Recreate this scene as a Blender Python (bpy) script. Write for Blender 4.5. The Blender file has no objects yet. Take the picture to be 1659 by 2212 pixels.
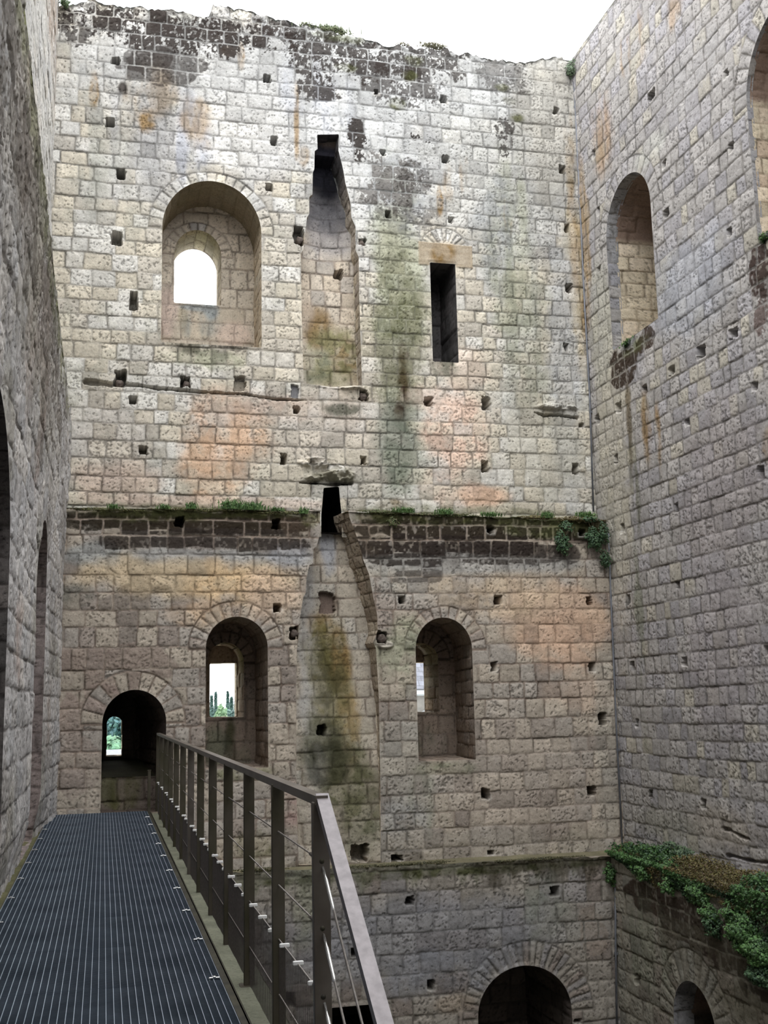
import bpy, math, random
import numpy as np
from mathutils import Matrix, Vector

# ------------------------------------------------------------------ camera
W, H = 1659, 2212
F = 2430.0
def _n(v): return v / np.linalg.norm(v)
_y = _n(np.array([223 - W / 2, 1537 - H / 2, F]))
_u = _n(np.array([-309, -14500., F]))
_z = _n(_u - np.dot(_u, _y) * _y)
_x = np.cross(_y, _z)
RW = np.stack([_x, _y, _z])          # camera vector (right, down, forward) -> world
cam_d = bpy.data.cameras.new('camera')
cam = bpy.data.objects.new('camera', cam_d)
bpy.context.scene.collection.objects.link(cam)
M = Matrix(((RW[0, 0], -RW[0, 1], -RW[0, 2], 0), (RW[1, 0], -RW[1, 1], -RW[1, 2], 0),
            (RW[2, 0], -RW[2, 1], -RW[2, 2], 0), (0, 0, 0, 1)))
cam.matrix_world = M
cam_d.sensor_fit = 'HORIZONTAL'; cam_d.sensor_width = 36; cam_d.lens = 36 * F / W
cam_d.clip_start = 0.02; cam_d.clip_end = 3000
sc = bpy.context.scene
sc.camera = cam
# ------------------------------------------------------------------ sky and light
world = bpy.data.worlds.new('overcast_sky'); sc.world = world; world.use_nodes = True
bg = world.node_tree.nodes['Background']
bg.inputs[0].default_value = (0.965, 0.98, 1.0, 1)
bg.inputs[1].default_value = 2.1
sun_d = bpy.data.lights.new('veiled_sun', 'SUN'); sun_d.energy = 0.6; sun_d.angle = math.radians(60)
sun_d.color = (1.0, 0.96, 0.88)
sun = bpy.data.objects.new('veiled_sun', sun_d); sc.collection.objects.link(sun)
sun.rotation_euler = Vector((0.35, 1.0, -1.1)).to_track_quat('-Z', 'Y').to_euler()
sc.view_settings.view_transform = 'Standard'; sc.view_settings.look = 'None'
sc.view_settings.gamma = 1; sc.view_settings.use_curve_mapping = False
sc.view_settings.exposure = 0.86
sc.cycles.max_bounces = 8; sc.cycles.diffuse_bounces = 5

# planes of the keep (metres; camera at the origin, walkway 1.33 m below it)
Y1, Y2, Y3 = 16.36, 16.0, 15.55      # upper, middle, lower tier of the end wall
XR, XR3 = 7.57, 7.14                 # right wall, right wall lower tier
ZT, ZL, ZD = 10.85, 2.8, -2.17       # wall top, middle ledge, lower ledge
FL = -1.333

def ray(px, py): return RW @ np.array([px - W / 2, py - H / 2, F])
def onY(px, py, Y): d = ray(px, py); return d * Y / d[1]
def onX(px, py, X): d = ray(px, py); return d * X / d[0]

# ------------------------------------------------------------------ helpers
def link(o): sc.collection.objects.link(o); return o
def props(o, label=None, cat=None, group=None, kind=None):
    if label: o['label'] = label
    if cat: o['category'] = cat
    if group: o['group'] = group
    if kind: o['kind'] = kind
    return o
def empty(name, loc=(0, 0, 0), parent=None):
    o = bpy.data.objects.new(name, None); o.location = loc; o.empty_display_size = .2
    link(o)
    if parent: o.parent = parent
    return o

def h2(i, j, s):
    i = i.astype(np.int64); j = j.astype(np.int64)
    n = (i * 374761393 + j * 668265263 + s * 1442695041) & 0xFFFFFFFF
    n = ((n ^ (n >> 13)) * 1274126177) & 0xFFFFFFFF
    n = (n ^ (n >> 16)) & 0xFFFFFF
    return n / float(0xFFFFFF)
def vn(x, y, s=0):
    xi = np.floor(x); yi = np.floor(y); fx = x - xi; fy = y - yi
    fx = fx * fx * (3 - 2 * fx); fy = fy * fy * (3 - 2 * fy)
    a = h2(xi, yi, s); b = h2(xi + 1, yi, s); c = h2(xi, yi + 1, s); d = h2(xi + 1, yi + 1, s)
    return (a * (1 - fx) + b * fx) * (1 - fy) + (c * (1 - fx) + d * fx) * fy
def fbm(x, y, s=0, o=3):
    t = 0; a = .5; n = 0
    for k in range(o):
        c_, s_ = math.cos(.6 + 1.1 * k), math.sin(.6 + 1.1 * k); q = 2.07 ** k
        t = t + a * vn((x * c_ - y * s_) * q, (x * s_ + y * c_) * q, s + 17 * k); n += a; a *= .55
    return t / n
def ss(a, b, x):
    t = np.clip((x - a) / (b - a), 0, 1); return t * t * (3 - 2 * t)
def mix(a, b, m): return a * (1 - m[..., None]) + np.asarray(b) * m[..., None]

class Acc:
    """collects grids and quads of one mesh"""
    def __init__(s): s.v = []; s.c = []; s.q = []; s.n = 0
    def grid(s, P, C, dead=None):
        nv, nu = P.shape[:2]
        idx = np.arange(nv * nu).reshape(nv, nu) + s.n
        q = np.stack([idx[:-1, :-1], idx[:-1, 1:], idx[1:, 1:], idx[1:, :-1]], -1).reshape(-1, 4)
        if dead is not None:
            dd = (dead[:-1, :-1] & dead[:-1, 1:] & dead[1:, 1:] & dead[1:, :-1]).reshape(-1)
            q = q[~dd]
        s.v.append(P.reshape(-1, 3)); s.c.append(C.reshape(-1, 3)); s.q.append(q); s.n += nv * nu
    def build(s, name, mat, parent=None, smooth=True):
        V = np.concatenate(s.v); C = np.concatenate(s.c); Q = np.concatenate(s.q)
        used = np.zeros(len(V), bool); used[Q.ravel()] = True
        m = np.cumsum(used) - 1; V = V[used]; C = C[used]; Q = m[Q]
        me = bpy.data.meshes.new(name)
        me.vertices.add(len(V)); me.vertices.foreach_set('co', V.astype(np.float32).ravel())
        me.loops.add(Q.size); me.loops.foreach_set('vertex_index', Q.astype(np.int32).ravel())
        me.polygons.add(len(Q))
        me.polygons.foreach_set('loop_start', (np.arange(len(Q)) * 4).astype(np.int32))
        me.polygons.foreach_set('use_smooth', np.full(len(Q), smooth))
        me.update(calc_edges=True)
        a = me.color_attributes.new('Col', 'FLOAT_COLOR', 'POINT')
        a.data.foreach_set('color', np.concatenate([C, np.ones((len(C), 1))], 1).astype(np.float32).ravel())
        me.materials.append(mat)
        o = link(bpy.data.objects.new(name, me))
        if parent: o.parent = parent
        return o

class MB:
    """small solid shapes gathered in one mesh"""
    def __init__(s): s.v = []; s.f = []; s.c = []; s.sm = []
    def add(s, vs, fs, col=None, smooth=False):
        n = len(s.v); s.v += [tuple(map(float, p)) for p in vs]; s.f += [tuple(i + n for i in f) for f in fs]
        s.c += [col or (1, 1, 1)] * len(vs); s.sm += [smooth] * len(fs); return s
    def box(s, x0, x1, y0, y1, z0, z1, col=None, bev=0):
        b = min(bev, (x1 - x0) * .45, (y1 - y0) * .45, (z1 - z0) * .45)
        if b <= 0:
            vs = [(x, y, z) for x in (x0, x1) for y in (y0, y1) for z in (z0, z1)]
            return s.add(vs, [(0, 1, 3, 2), (4, 6, 7, 5), (0, 4, 5, 1), (2, 3, 7, 6), (0, 2, 6, 4), (1, 5, 7, 3)], col)
        vs = []; ring = []
        for z, d in ((z0, b), (z0 + b, 0), (z1 - b, 0), (z1, b)):
            r = []
            for (x, y) in ((x0 + d + b, y0 + d), (x1 - d - b, y0 + d), (x1 - d, y0 + d + b), (x1 - d, y1 - d - b),
                           (x1 - d - b, y1 - d), (x0 + d + b, y1 - d), (x0 + d, y1 - d - b), (x0 + d, y0 + d + b)):
                r.append(len(vs)); vs.append((x, y, z))
            ring.append(r)
        fs = [tuple(reversed(ring[0])), tuple(ring[3])]
        for a, c in zip(ring, ring[1:]):
            for i in range(8): fs.append((a[i], a[(i + 1) % 8], c[(i + 1) % 8], c[i]))
        return s.add(vs, fs, col)
    def tube(s, pts, r, n=8, col=None, cap=True):
        P = [Vector(p) for p in pts]; R = r if hasattr(r, '__len__') else [r] * len(P)
        vs = []; fs = []
        t0 = (P[1] - P[0]).normalized(); a = t0.orthogonal().normalized()
        for i, p in enumerate(P):
            t = (P[min(i + 1, len(P) - 1)] - P[max(i - 1, 0)]).normalized()
            a = (a - t * a.dot(t)).normalized(); b = t.cross(a)
            for k in range(n):
                w = 2 * math.pi * k / n; vs.append(p + (a * math.cos(w) + b * math.sin(w)) * R[i])
        for i in range(len(P) - 1):
            for k in range(n):
                fs.append((i * n + k, i * n + (k + 1) % n, (i + 1) * n + (k + 1) % n, (i + 1) * n + k))
        if cap: fs += [tuple(range(n))[::-1], tuple(range((len(P) - 1) * n, len(P) * n))]
        return s.add(vs, fs, col, True)
    def bar(s, a, b, w, h, up=(0, 0, 1), col=None):
        """rectangular bar from a to b, w wide, h deep below the top line"""
        a = Vector(a); b = Vector(b); t = (b - a).normalized(); sd = t.cross(Vector(up)).normalized(); u = sd.cross(t)
        vs = []
        for p in (a, b):
            for (i, j) in ((-1, 0), (1, 0), (1, -1), (-1, -1)): vs.append(p + sd * (i * w / 2) + u * (j * h))
        return s.add(vs, [(0, 1, 2, 3), (7, 6, 5, 4), (0, 4, 5, 1), (1, 5, 6, 2), (2, 6, 7, 3), (3, 7, 4, 0)], col)
    def mesh(s, name):
        me = bpy.data.meshes.new(name); me.from_pydata(s.v, [], s.f)
        me.polygons.foreach_set('use_smooth', s.sm)
        a = me.color_attributes.new('Col', 'FLOAT_COLOR', 'POINT')
        a.data.foreach_set('color', np.array([list(c) + [1] for c in s.c], dtype=np.float32).ravel())
        return me
    def build(s, name, mat, parent=None, loc=None):
        me = s.mesh(name); me.materials.append(mat)
        o = link(bpy.data.objects.new(name, me))
        if loc is not None: o.location = loc
        if parent: o.parent = parent
        return o

# ------------------------------------------------------------------ materials
def nt(name):
    m = bpy.data.materials.new(name); m.use_nodes = True
    return m, m.node_tree, m.node_tree.nodes['Principled BSDF']
def node(t, k, **kw):
    n = t.nodes.new(k)
    for a, b in kw.items(): setattr(n, a, b)
    return n
def stone_mat(name, bump=.012, scale=38., lo=.80, hi=1.14):
    m, t, p = nt(name)
    at = node(t, 'ShaderNodeAttribute', attribute_name='Col')
    tc = node(t, 'ShaderNodeTexCoord')
    n1 = node(t, 'ShaderNodeTexNoise'); n1.inputs['Scale'].default_value = scale; n1.inputs['Detail'].default_value = 6
    n1.inputs['Roughness'].default_value = .78
    n2 = node(t, 'ShaderNodeTexNoise'); n2.inputs['Scale'].default_value = 7; n2.inputs['Detail'].default_value = 4
    vo = node(t, 'ShaderNodeTexVoronoi'); vo.inputs['Scale'].default_value = 30
    for n in (n1, n2, vo): t.links.new(tc.outputs['Object'], n.inputs['Vector'])
    r1 = node(t, 'ShaderNodeMapRange'); r1.inputs[1].default_value = .3; r1.inputs[2].default_value = .7
    r1.inputs[3].default_value = lo; r1.inputs[4].default_value = hi
    r2 = node(t, 'ShaderNodeMapRange'); r2.inputs[1].default_value = .3; r2.inputs[2].default_value = .7
    r2.inputs[3].default_value = .92; r2.inputs[4].default_value = 1.08
    rp = node(t, 'ShaderNodeMapRange'); rp.inputs[1].default_value = .06; rp.inputs[2].default_value = .22
    rp.inputs[3].default_value = .62; rp.inputs[4].default_value = 1.0
    t.links.new(n1.outputs[0], r1.inputs[0]); t.links.new(n2.outputs[0], r2.inputs[0]); t.links.new(vo.outputs['Distance'], rp.inputs[0])
    mu = node(t, 'ShaderNodeMath', operation='MULTIPLY'); mu2 = node(t, 'ShaderNodeMath', operation='MULTIPLY')
    t.links.new(r1.outputs[0], mu.inputs[0]); t.links.new(r2.outputs[0], mu.inputs[1])
    t.links.new(mu.outputs[0], mu2.inputs[0]); t.links.new(rp.outputs[0], mu2.inputs[1])
    vm = node(t, 'ShaderNodeVectorMath', operation='SCALE')
    t.links.new(at.outputs['Color'], vm.inputs[0]); t.links.new(mu2.outputs[0], vm.inputs['Scale'])
    t.links.new(vm.outputs[0], p.inputs['Base Color'])
    ad = node(t, 'ShaderNodeMath', operation='MULTIPLY')
    t.links.new(n1.outputs[0], ad.inputs[0]); t.links.new(rp.outputs[0], ad.inputs[1])
    b = node(t, 'ShaderNodeBump'); b.inputs['Distance'].default_value = bump; b.inputs['Strength'].default_value = 1
    t.links.new(ad.outputs[0], b.inputs['Height']); t.links.new(b.outputs[0], p.inputs['Normal'])
    p.inputs['Roughness'].default_value = .93; p.inputs['Specular IOR Level'].default_value = .18
    return m
def metal_mat(name, c1, c2, rough=.4, metallic=.7, scale=14., spec=.5):
    m, t, p = nt(name)
    tc = node(t, 'ShaderNodeTexCoord')
    n1 = node(t, 'ShaderNodeTexNoise'); n1.inputs['Scale'].default_value = scale; n1.inputs['Detail'].default_value = 5
    t.links.new(tc.outputs['Object'], n1.inputs['Vector'])
    cr = node(t, 'ShaderNodeValToRGB'); cr.color_ramp.elements[0].position = .35; cr.color_ramp.elements[1].position = .65
    cr.color_ramp.elements[0].color = (*c1, 1); cr.color_ramp.elements[1].color = (*c2, 1)
    t.links.new(n1.outputs[0], cr.inputs[0]); t.links.new(cr.outputs[0], p.inputs['Base Color'])
    p.inputs['Roughness'].default_value = rough; p.inputs['Metallic'].default_value = metallic
    p.inputs['Specular IOR Level'].default_value = spec
    return m
def leaf_mat(name, rough=.55):
    m, t, p = nt(name)
    at = node(t, 'ShaderNodeAttribute', attribute_name='Col')
    n1 = node(t, 'ShaderNodeTexNoise'); n1.inputs['Scale'].default_value = 9
    r = node(t, 'ShaderNodeMapRange'); r.inputs[3].default_value = .75; r.inputs[4].default_value = 1.25
    vm = node(t, 'ShaderNodeVectorMath', operation='SCALE')
    t.links.new(n1.outputs[0], r.inputs[0]); t.links.new(at.outputs['Color'], vm.inputs[0]); t.links.new(r.outputs[0], vm.inputs['Scale'])
    t.links.new(vm.outputs[0], p.inputs['Base Color'])
    p.inputs['Roughness'].default_value = rough
    return m
STONE = stone_mat('weathered_limestone', .006, 34, .74, 1.2)
ROUGH = stone_mat('rough_rubble', bump=.03, scale=26, lo=.7, hi=1.2)
LEAF = leaf_mat('green_leaves')
GRATE = metal_mat('galvanised_grating', (.27, .32, .38), (.38, .44, .51), .45, .2, 3)
GRATEX = metal_mat('grating_cross_bars', (.050, .068, .092), (.092, .118, .152), .5, .15, 3)
STEEL = metal_mat('brown_steel_rail', (.10, .085, .070), (.17, .15, .13), .42, .45, 5)
POSTM = metal_mat('mossy_brown_steel', (.050, .045, .022), (.085, .072, .055), .6, .2, 5)
BRUSH = metal_mat('brushed_handrail', (.15, .135, .137), (.21, .19, .193), .42, .45, 30)
CABLE = metal_mat('steel_cable', (.22, .20, .18), (.34, .31, .29), .4, .6, 60)
WIRE = metal_mat('dark_mesh_wire', (.05, .042, .04), (.08, .07, .065), .5, .4, 60)
CHROME = metal_mat('bright_steel_fitting', (.75, .75, .74), (.9, .9, .88), .25, .85, 60)
CLIPM = metal_mat('white_clip', (.8, .8, .79), (.88, .88, .87), .5, .0, 60)
BEAM = metal_mat('dark_edge_beam', (.018, .016, .010), (.05, .045, .026), .7, .1, 9)
PIPE = metal_mat('grey_conductor', (.13, .14, .16), (.2, .21, .24), .5, .3, 10)

# ------------------------------------------------------------------ masonry
CREAM = np.array([.66, .605, .50]); WHITE = np.array([.70, .68, .63]); GREY = np.array([.40, .395, .39])
TAN = np.array([.50, .43, .335]); PINK = np.array([.56, .43, .355]); BROWN = np.array([.29, .235, .19])
DARK = np.array([.030, .023, .020]); OCHRE = np.array([.25, .155, .055]); MOSS = np.array([.075, .078, .026])
BLUEG = np.array([.36, .375, .42]); LILAC = np.array([.385, .355, .375]); SALMON = np.array([.63, .43, .29])
GREENG = np.array([.30, .315, .22]); SOOT = np.array([.10, .095, .10]); DKGREEN = np.array([.055, .06, .028])

def masonry(u, v, seed, ch=.275, bw=(.22, .50), arches=(), wob=1.0):
    rs = np.random.RandomState(seed)
    wv = v + wob * (.030 * (vn(u * .5, v * .4, seed) - .5) + .018 * (vn(u * 2.7, v * 2.7, seed + 1) - .5) + .009 * (vn(u * 11, v * 11, seed + 2) - .5))
    wu = u + wob * (.03 * (vn(u * 1.9, v * 2.9, seed + 3) - .5) + .012 * (vn(u * 9, v * 9, seed + 4) - .5))
    v0, v1 = v.min() - 1, v.max() + 1
    cb = [v0]
    while cb[-1] < v1: cb.append(cb[-1] + ch * rs.uniform(.84, 1.14))
    cb = np.array(cb)
    k = np.clip(np.searchsorted(cb, wv) - 1, 0, len(cb) - 2)
    dlo = wv - cb[k]; dhi = cb[k + 1] - wv
    dl = np.zeros_like(u); dr = np.zeros_like(u); j = np.zeros(u.shape, np.int64)
    u0, u1 = u.min() - 1.2, u.max() + 1.2
    for kk in np.unique(k):
        b = [u0 - rs.uniform(0, .5)]
        while b[-1] < u1:
            b.append(b[-1] + rs.uniform(*bw))
        b = np.array(b); m = k == kk
        jj = np.clip(np.searchsorted(b, wu[m]) - 1, 0, len(b) - 2)
        dl[m] = wu[m] - b[jj]; dr[m] = b[jj + 1] - wu[m]; j[m] = jj
    dv = np.minimum(dlo, dhi); du = np.minimum(dl, dr)
    r = .035
    d = np.minimum(dv, du)
    a = r - dv; b_ = r - du; cm = (a > 0) & (b_ > 0)
    d = np.where(cm, r - np.sqrt(a * a + b_ * b_), d)
    bid = k * 977 + j
    rg = np.zeros(u.shape, bool)
    for (cu, cv, ri, ro, n) in arches:
        X = u - cu; Z = v - cv; R = np.hypot(X, Z) + .012 * (vn(u * 6, v * 6, seed + 9) - .5); A = np.arctan2(Z, X)
        m = (R < ro) & (R > ri - .06) & (Z > -.03)
        t = np.clip(A / math.pi, 0, .9999) * n; i = np.floor(t)
        da = np.minimum(t - i, i + 1 - t) * math.pi / n * R
        dd = np.minimum(da, ro - R)
        d = np.where(m, dd, d); bid = np.where(m, (i + 50000 + int(cu * 100)).astype(np.int64), bid)
        out = (R >= ro) & (R < ro + .2) & (Z > -.05)
        d = np.where(out, np.minimum(d, R - ro), d); rg |= m
    z = np.zeros_like(bid)
    return dict(d=d, r1=h2(bid, z, seed + 11), r2=h2(bid, z + 1, seed + 12), r3=h2(bid, z + 2, seed + 13), dlo=dlo, ring=rg)

def relief(m, u, v, seed, rough=1.0):
    n = fbm(u * 4, v * 4, seed + 20, 3); f = fbm(u * 24, v * 24, seed + 21, 2); g = fbm(u * 11, v * 11, seed + 23, 2)
    d = m['d'] + .010 * (f - .5)
    jm = ss(.003, .018, d)
    js = .55 + .45 * ss(.3, .62, fbm(u * 1.3, v * 1.7, seed + 25, 2)); js = np.where(m['ring'], 1.0, js); m['js'] = js
    h = -.010 * (1 - jm) * js + .006 * (ss(0, .07, m['d']) - 1) + .02 * (m['r1'] - .5) + .022 * rough * (n - .5) + .009 * rough * (f - .5) + .007 * rough * (g - .5)
    pit = ss(.66, .78, fbm(u * 36, v * 36, seed + 22, 2) + .16 * (m['r3'] - .5) + .12 * (vn(u * 1.7, v * 1.7, seed + 26) - .5)) * jm
    h = h - .010 * pit * rough
    return h, jm, pit

def base_color(m, jm, pit, u, v, seed, a, b, c, mortar, cb=.25, cc=.15, mm=1.0):
    """block tones a (most), b, c picked block by block"""
    r = m['r2'] + .06 * (vn(u * 3, v * 3, seed + 30) - .5)
    col = np.broadcast_to(np.asarray(a, float), u.shape + (3,)).copy()
    col = mix(col, b, ss(1 - cb - cc - .03, 1 - cb - cc + .03, r)); col = mix(col, c, ss(1 - cc - .03, 1 - cc + .03, r))
    col = col * (.84 + .30 * m['r3'])[..., None]
    mo = fbm(u * 7, v * 7, seed + 32, 3); col = col * (.90 + .2 * mo)[..., None]
    col = mix(col, np.asarray(mortar) , (1 - jm) * .85 * mm * m['js'])
    edge = ss(.045, .012, m['d']) * jm * ss(.4, .7, vn(u * 8, v * 8, seed + 33)); col = col * (1 - .22 * edge)[..., None]
    line = ss(.010, .0, np.abs(m['d'] - .006)) * ss(.45, .62, vn(u * 5, v * 7, seed + 34)); col = col * (1 - .5 * line * m['js'])[..., None]
    return col * (1 - .5 * pit)[..., None]

def stain(col, u, v, c, r, color, amt=.8, kind='blotch', seed=0, m=None):
    cu, cv = c; ru, rv = r
    sel = (np.abs(u - cu) < ru * 1.5) & (np.abs(v - cv) < rv * 1.5)
    if not sel.any(): return
    uu = u[sel]; vv = v[sel]
    d = np.sqrt(((uu - cu) / ru) ** 2 + ((vv - cv) / rv) ** 2) + .7 * (fbm(uu * 3.1, vv * 3.1, seed + 40) - .5)
    if kind in ('block', 'drip') and ru > 2.5 * rv: d = (((uu - cu) / ru) ** 4 + ((vv - cv) / rv) ** 4) ** .25 + .35 * (fbm(uu * 3.1, vv * 3.1, seed + 40) - .5)
    k = ss(1.12, .5, d)
    if kind == 'streak': k = k * ss(.30, .66, .65 * vn(uu * 7, vv * .7, seed + 41) + .35 * fbm(uu * 12, vv * 5, seed + 42))
    elif kind == 'run': k = k * (.35 + .65 * ss(.32, .62, .55 * vn(uu * 9, vv * 1.6, seed + 53) + .45 * fbm(uu * 20, vv * 14, seed + 54)))
    elif kind == 'blotch': k = k * (.45 + .55 * ss(.38, .6, fbm(uu * 6, vv * 6, seed + 43)))
    elif kind == 'speck':
        th = .44 + (.22 * (m['r2'][sel] - .5) if m is not None else 0)
        w = .62 * fbm(uu * 22, vv * 17, seed + 44, 3) + .20 * vn(uu * 60, vv * 50, seed + 45) + .22 * fbm(uu * 3, vv * 3, seed + 46, 2)
        k = ss(th - .02, th + .03, w * (.55 + .45 * k / max(k.max(), 1e-6))) * (k > .02)
        if m is not None: k = k * ss(.004, .014, m['d'][sel])
    elif kind == 'block2': k = (m['r1'][sel] > .5) * ss(.25, .5, k) * ss(.006, .020, m['d'][sel])
    elif kind == 'block':
        w = ss(.52, .60, m['r1'][sel] * .5 + .72 * k)
        k = w * ss(.006, .020, m['d'][sel] + .01 * (vn(uu * 30, vv * 30, seed + 47) - .5)) * (1 - .45 * ss(.62, .74, .6 * vn(uu * 30, vv * 26, seed + 48) + .4 * vn(uu * 11, vv * 9, seed + 49)))
    elif kind == 'drip':
        top = cv + rv; L = rv * 2 * (.25 + .9 * vn(uu * 9, uu * 0, seed + 50) * (.6 + .4 * vn(uu * 40, uu * 0, seed + 51)))
        k = ss(1.0, .55, (top - vv) / L) * ss(1.1, .9, np.abs(uu - cu) / ru) * (vv < top + .03) * (.6 + .4 * vn(uu * 30, vv * 8, seed + 52))
    k = np.clip(k * amt, 0, 1); cs = col[sel]
    if kind in ('soft', 'blotch', 'streak', 'run'):      # a film over the stone: joints and pits stay readable
        lum = cs.mean(-1); color = np.asarray(color)[None, :] * (np.clip(lum / max(lum.mean(), 1e-3), .45, 1.35) ** .85)[:, None]
    col[sel] = mix(cs, color, k)

def poly_sd(U, V, poly):
    """signed distance (inside negative) and nearest boundary point"""
    P = np.asarray(poly, float); Q = np.roll(P, -1, 0)
    best = np.full(U.shape, 1e9); bu = U.copy(); bv = V.copy(); ins = np.zeros(U.shape, bool)
    for (ax, ay), (bx, by) in zip(P, Q):
        ex, ey = bx - ax, by - ay; L = ex * ex + ey * ey
        if L < 1e-12: continue
        t = np.clip(((U - ax) * ex + (V - ay) * ey) / L, 0, 1)
        nx = ax + t * ex; ny = ay + t * ey; d = (U - nx) ** 2 + (V - ny) ** 2
        s = d < best; best = np.where(s, d, best); bu = np.where(s, nx, bu); bv = np.where(s, ny, bv)
        if ey != 0:
            ins ^= ((ay > V) != (by > V)) & (U < ex * (V - ay) / ey + ax)
    return np.where(ins, -1, 1) * np.sqrt(best), bu, bv

class Patch:
    def __init__(s, u0, u1, v0, v1, du, dv):
        nu = max(2, int((u1 - u0) / du) + 1); nv = max(2, int((v1 - v0) / dv) + 1)
        s.U, s.V = np.meshgrid(np.linspace(u0, u1, nu), np.linspace(v0, v1, nv))
        s.du = (u1 - u0) / (nu - 1); s.dv = (v1 - v0) / (nv - 1)
        s.dead = np.zeros(s.U.shape, bool); s.fade = np.ones(s.U.shape)
    def cut(s, poly, keep_inside=False, fade=.05):
        P = np.asarray(poly); mg = .12
        cell = 1.5 * max(s.du, s.dv)
        if keep_inside: sel = np.ones(s.U.shape, bool)
        else: sel = (s.U > P[:, 0].min() - mg) & (s.U < P[:, 0].max() + mg) & (s.V > P[:, 1].min() - mg) & (s.V < P[:, 1].max() + mg)
        sd, bu, bv = poly_sd(s.U[sel], s.V[sel], poly)
        if keep_inside: sd = -sd
        ins = sd < 0; snap = ins & (sd > -cell)
        U = s.U[sel]; V = s.V[sel]; U[snap] = bu[snap]; V[snap] = bv[snap]; s.U[sel] = U; s.V[sel] = V
        d = s.dead[sel]; d |= ins; s.dead[sel] = d
        f = s.fade[sel]; f = np.minimum(f, ss(0, fade, np.maximum(sd, 0))); s.fade[sel] = f
    def top(s, fn):
        t = fn(s.U); over = s.V > t; s.dead |= over; s.V = np.minimum(s.V, t)
        s.topd = t - s.V
    def ring(s, poly, w):
        sd, _, _ = poly_sd(s.U, s.V, poly); return ss(w, 0, np.abs(sd))

def hole(h, col, u, v, cu, cv, w, hh, depth, seed, rough=.25, inner=None):
    sel = (np.abs(u - cu) < w) & (np.abs(v - cv) < hh)
    uu = u[sel] - cu; vv = v[sel] - cv
    n = (fbm(uu * 16 + seed, vv * 16, seed, 2) - .5) * rough * min(w, hh) + (vn(uu * 5 + seed * .7, vv * 5, seed + 3) - .5) * rough * .8 * min(w, hh)
    qx = np.abs(uu) - w / 2 + .012; qy = np.abs(vv) - hh / 2 + .012
    sd = np.hypot(np.maximum(qx, 0), np.maximum(qy, 0)) + np.minimum(np.maximum(qx, qy), 0) - .012 + n
    m = sd < 0
    hs = h[sel]; hs[m] = -depth * (1 if inner is None else 1); h[sel] = hs
    cs = col[sel]
    chip = (sd >= 0) & (sd < .05) & (vv < 0)
    k = np.where(chip, .35 * ss(.05, 0, sd) * (h2(np.array([seed]), np.array([3]), 5)[0] > .45), 0)
    cs = mix(cs, (.72, .69, .64), k)
    cs[m] = cs[m] * .55 if inner is None else np.asarray(inner)
    col[sel] = cs

def groove(h, col, u, v, pts, width, depth, seed):
    P = np.array(pts)
    sel = (u > P[:, 0].min() - .2) & (u < P[:, 0].max() + .2) & (v > P[:, 1].min() - .3) & (v < P[:, 1].max() + .3)
    uu = u[sel]; vv = v[sel]; best = np.full(uu.shape, 9.); wd = np.zeros(uu.shape)
    for i in range(len(P) - 1):
        a, b = P[i], P[i + 1]; e = b - a; t = np.clip(((uu - a[0]) * e[0] + (vv - a[1]) * e[1]) / (e @ e), 0, 1)
        d = np.hypot(uu - a[0] - t * e[0], vv - a[1] - t * e[1] + .03 * (vn(uu * 3, vv * 0, seed) - .5))
        w = width[i] + (width[i + 1] - width[i]) * t
        s = d - w < best; best = np.where(s, d - w, best)
    best = best + .02 * (vn(uu * 9, vv * 9, seed + 1) - .5) + .012 * (vn(uu * 30, vv * 30, seed + 2) - .5)
    hs = h[sel]; k = ss(.008, -.008, best); hs = hs - depth * k; h[sel] = hs
    cs = col[sel]; col[sel] = cs * (1 - .35 * k)[..., None]

def arch_poly(x0, x1, zs, zt, zb, n=26):
    c = (x0 + x1) / 2; r = (x1 - x0) / 2; P = [(x0, zb)]
    for i in range(8): P.append((x0, zb + (zs - zb) * (i + 1) / 8))
    for i in range(1, n): w = math.pi * i / n; P.append((c - r * math.cos(w), zs + (zt - zs) * math.sin(w)))
    for i in range(8): P.append((x1, zs + (zb - zs) * i / 8))
    P.append((x1, zb))
    for i in range(1, 6): P.append((x1 + (x0 - x1) * i / 6, zb))
    return P
def arch_px(Y, x0, x1, ys, yt, yb):
    xm = (x0 + x1) / 2
    return arch_poly(onY(x0, (ys + yb) / 2, Y)[0], onY(x1, (ys + yb) / 2, Y)[0], onY(xm, ys, Y)[2], onY(xm, yt, Y)[2], onY(xm, yb, Y)[2])
def rect_px(Y, x0, x1, yt, yb):
    a = onY(x0, (yt + yb) / 2, Y)[0]; b = onY(x1, (yt + yb) / 2, Y)[0]; xm = (x0 + x1) / 2
    t = onY(xm, yt, Y)[2]; z = onY(xm, yb, Y)[2]
    return [(a, z), (a, (z + t) / 2), (a, t), ((a + b) / 2, t), (b, t), (b, (z + t) / 2), (b, z), ((a + b) / 2, z)]

def resample(P, step, closed=True):
    P = np.asarray(P, float); Q = np.vstack([P, P[:1]]) if closed else P; L = np.r_[0, np.cumsum(np.linalg.norm(np.diff(Q, axis=0), axis=1))]
    n = max(8, int(L[-1] / step)); t = np.unique(np.r_[np.linspace(0, L[-1], n), L])
    return np.stack([np.interp(t, L, Q[:, k]) for k in range(Q.shape[1])], 1), t

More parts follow.
